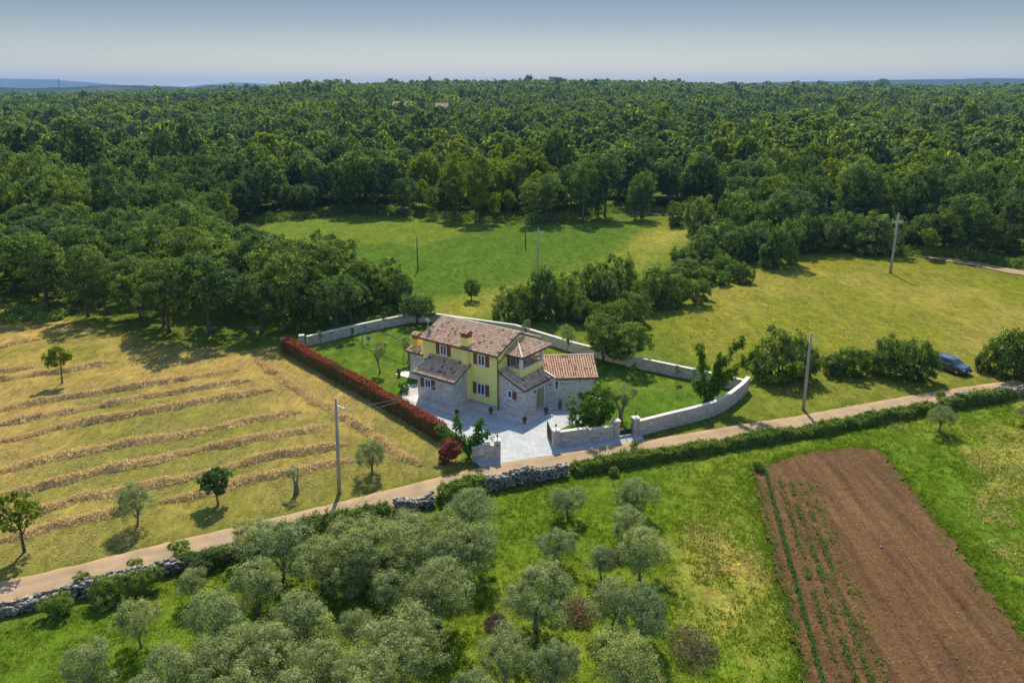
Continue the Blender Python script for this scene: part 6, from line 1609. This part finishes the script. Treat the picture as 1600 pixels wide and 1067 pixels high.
# undergrowth along the wood edge
def undergrowth():
    r = np.random.default_rng(66)
    paths = [pxs([(455, 520), (520, 505), (600, 490), (650, 480)]), pxs([(640, 480), (600, 465), (540, 440), (480, 415), (400, 390)]), pxs([(1250, 380), (1330, 376), (1400, 383)]), pxs([(900, 338), (1000, 334), (1100, 340)]), pxs([(395, 352), (470, 345), (540, 334), (640, 338), (700, 346), (760, 352), (830, 352), (900, 346)]), pxs([(0, 500), (80, 505)]), pxs([(1400, 398), (1480, 402), (1600, 418), (1700, 436)])]
    P_, N_, T_ = [], [], []
    for p in paths:
        x, y = along(p, int(4.5 * sum(hypot(p[i + 1][0] - p[i][0], p[i + 1][1] - p[i][1]) for i in range(len(p) - 1))), 1.3, 5)
        y = y + 2.0 + (r.random(len(y)) * 9 if y.mean() > 150 else 0)
        for a, b in zip(x, y):
            n = 110; s = r.uniform(.7, 1.9) if b > 108 else r.uniform(.6, 1.3); d = r.normal(size=(n, 3)); d /= np.linalg.norm(d, axis=1, keepdims=True); d[:, 2] = np.abs(d[:, 2])
            P_.append(np.array([a, b, 0]) + d * s * r.uniform(.6, 1.05, (n, 1))); N_.append(d + r.normal(0, .4, (n, 3))); T_.append(r.random(n))
    V, F = leaf_quads(np.concatenate(P_), np.concatenate(N_), .3, .7, r)
    tag(link('undergrowth', np_mesh('undergrowth', V, F, [M['ivy']], tint=np.concatenate(T_))), 'tangled undergrowth along the foot of the woods', 'undergrowth', kind='stuff')
undergrowth()

# ------------------------------------------------------------------ far houses and the mast
def far_house(x0, x1, ytop, D, depth, label):
    z = CAM_H + D * (140 - ytop) / 1262.0 + 2.2
    X0 = (x0 - 800) / 1263 * D; X1 = (x1 - 800) / 1263 * D
    e = empty('distant_house', (X0, D, z - 7.5), radians(4), label, 'house', 'houses in the distant wood'); w = X1 - X0
    m_ = MB(); m_.box(0, w, 0, depth, -4, 5.2); m_.faces([(0, 0, 5.2), (0, depth, 5.2), (0, depth / 2, 7.3), (w, 0, 5.2), (w, depth, 5.2), (w, depth / 2, 7.3)], [(0, 1, 2), (5, 4, 3)]); m_.build('wall', M['coping'], e)
    rf = tile_plane('roof', e, (-.5, -.6, 5.0), (1, 0, 0), (0, depth / 2 + .6, 2.5), w + 1, hypot(depth / 2 + .6, 2.5), pitch=.9, rl=1.6, mat='tile_orange', seed=4)
    tile_plane('roof', e, (w + .5, depth + .6, 5.0), (-1, 0, 0), (0, -depth / 2 - .6, 2.5), w + 1, hypot(depth / 2 + .6, 2.5), pitch=.9, rl=1.6, mat='tile_orange', seed=5)
    c = MB(); c.box(w * .7, w * .7 + .8, depth * .4, depth * .4 + .8, 6, 8.4); c.build('chimney', M['coping'], rf)
    for k in range(max(2, int(w / 5))):
        q = MB(); q.box(2 + k * 5, 3.1 + k * 5, -.03, .02, 2.6, 4.0); q.build('window', M['glass'], e)
far_house(613, 646, 162.5, 640, 10, 'long pink-roofed house in the distant wood, left one')
far_house(680, 699, 165, 620, 9, 'shorter pink-roofed house in the distant wood, right one')
def mast():
    D = 2900; X = (93.5 - 800) / 1263 * D; zt = CAM_H + D * (140 - 126.5) / 1262.0
    e = empty('radio_mast', (X, D, 12), 0, 'thin lattice radio mast on the far left horizon', 'mast'); h = zt - 12
    for sx_ in (-1, 1):
        for sy_ in (-1, 1):
            m_ = MB(); m_.tube([(sx_ * 3.2, sy_ * 3.2, 0), (sx_ * 1.2, sy_ * 1.2, h)], .35, 4); m_.build('leg', M['concrete'], e)
    m_ = MB(); n = 9
    for k in range(n):
        z0, z1 = h * k / n, h * (k + 1) / n; w0 = 3.2 - 2.0 * k / n; w1 = 3.2 - 2.0 * (k + 1) / n
        for a, b in (((-1, -1), (1, -1)), ((1, -1), (1, 1)), ((1, 1), (-1, 1)), ((-1, 1), (-1, -1))): m_.tube([(a[0] * w0, a[1] * w0, z0), (b[0] * w1, b[1] * w1, z1)], .22, 4)
    m_.build('bracing', M['concrete'], e); m_ = MB(); m_.box(-3.0, 3.0, -2.5, 2.5, h, h + 4); m_.build('head', M['concrete'], e)
mast()

# ------------------------------------------------------------------ haze: the air itself
HAZE_D = 1.0e-4
def haze():
    m = bpy.data.materials.new('haze'); m.use_nodes = True; nt = m.node_tree; nt.nodes.clear(); out = nt.nodes.new('ShaderNodeOutputMaterial')
    v = nt.nodes.new('ShaderNodeVolumePrincipled'); v.inputs['Color'].default_value = (0.36, 0.62, 1.0, 1); v.inputs['Density'].default_value = HAZE_D; v.inputs['Anisotropy'].default_value = 0.0
    nt.links.new(v.outputs[0], out.inputs['Volume'])
    mb = MB(); mb.box(-14500, 14500, -300, 15500, -40, 230); o = mb.build('haze', m); tag(o, 'thin blue summer haze filling the air over the land', 'haze', kind='stuff')
haze()
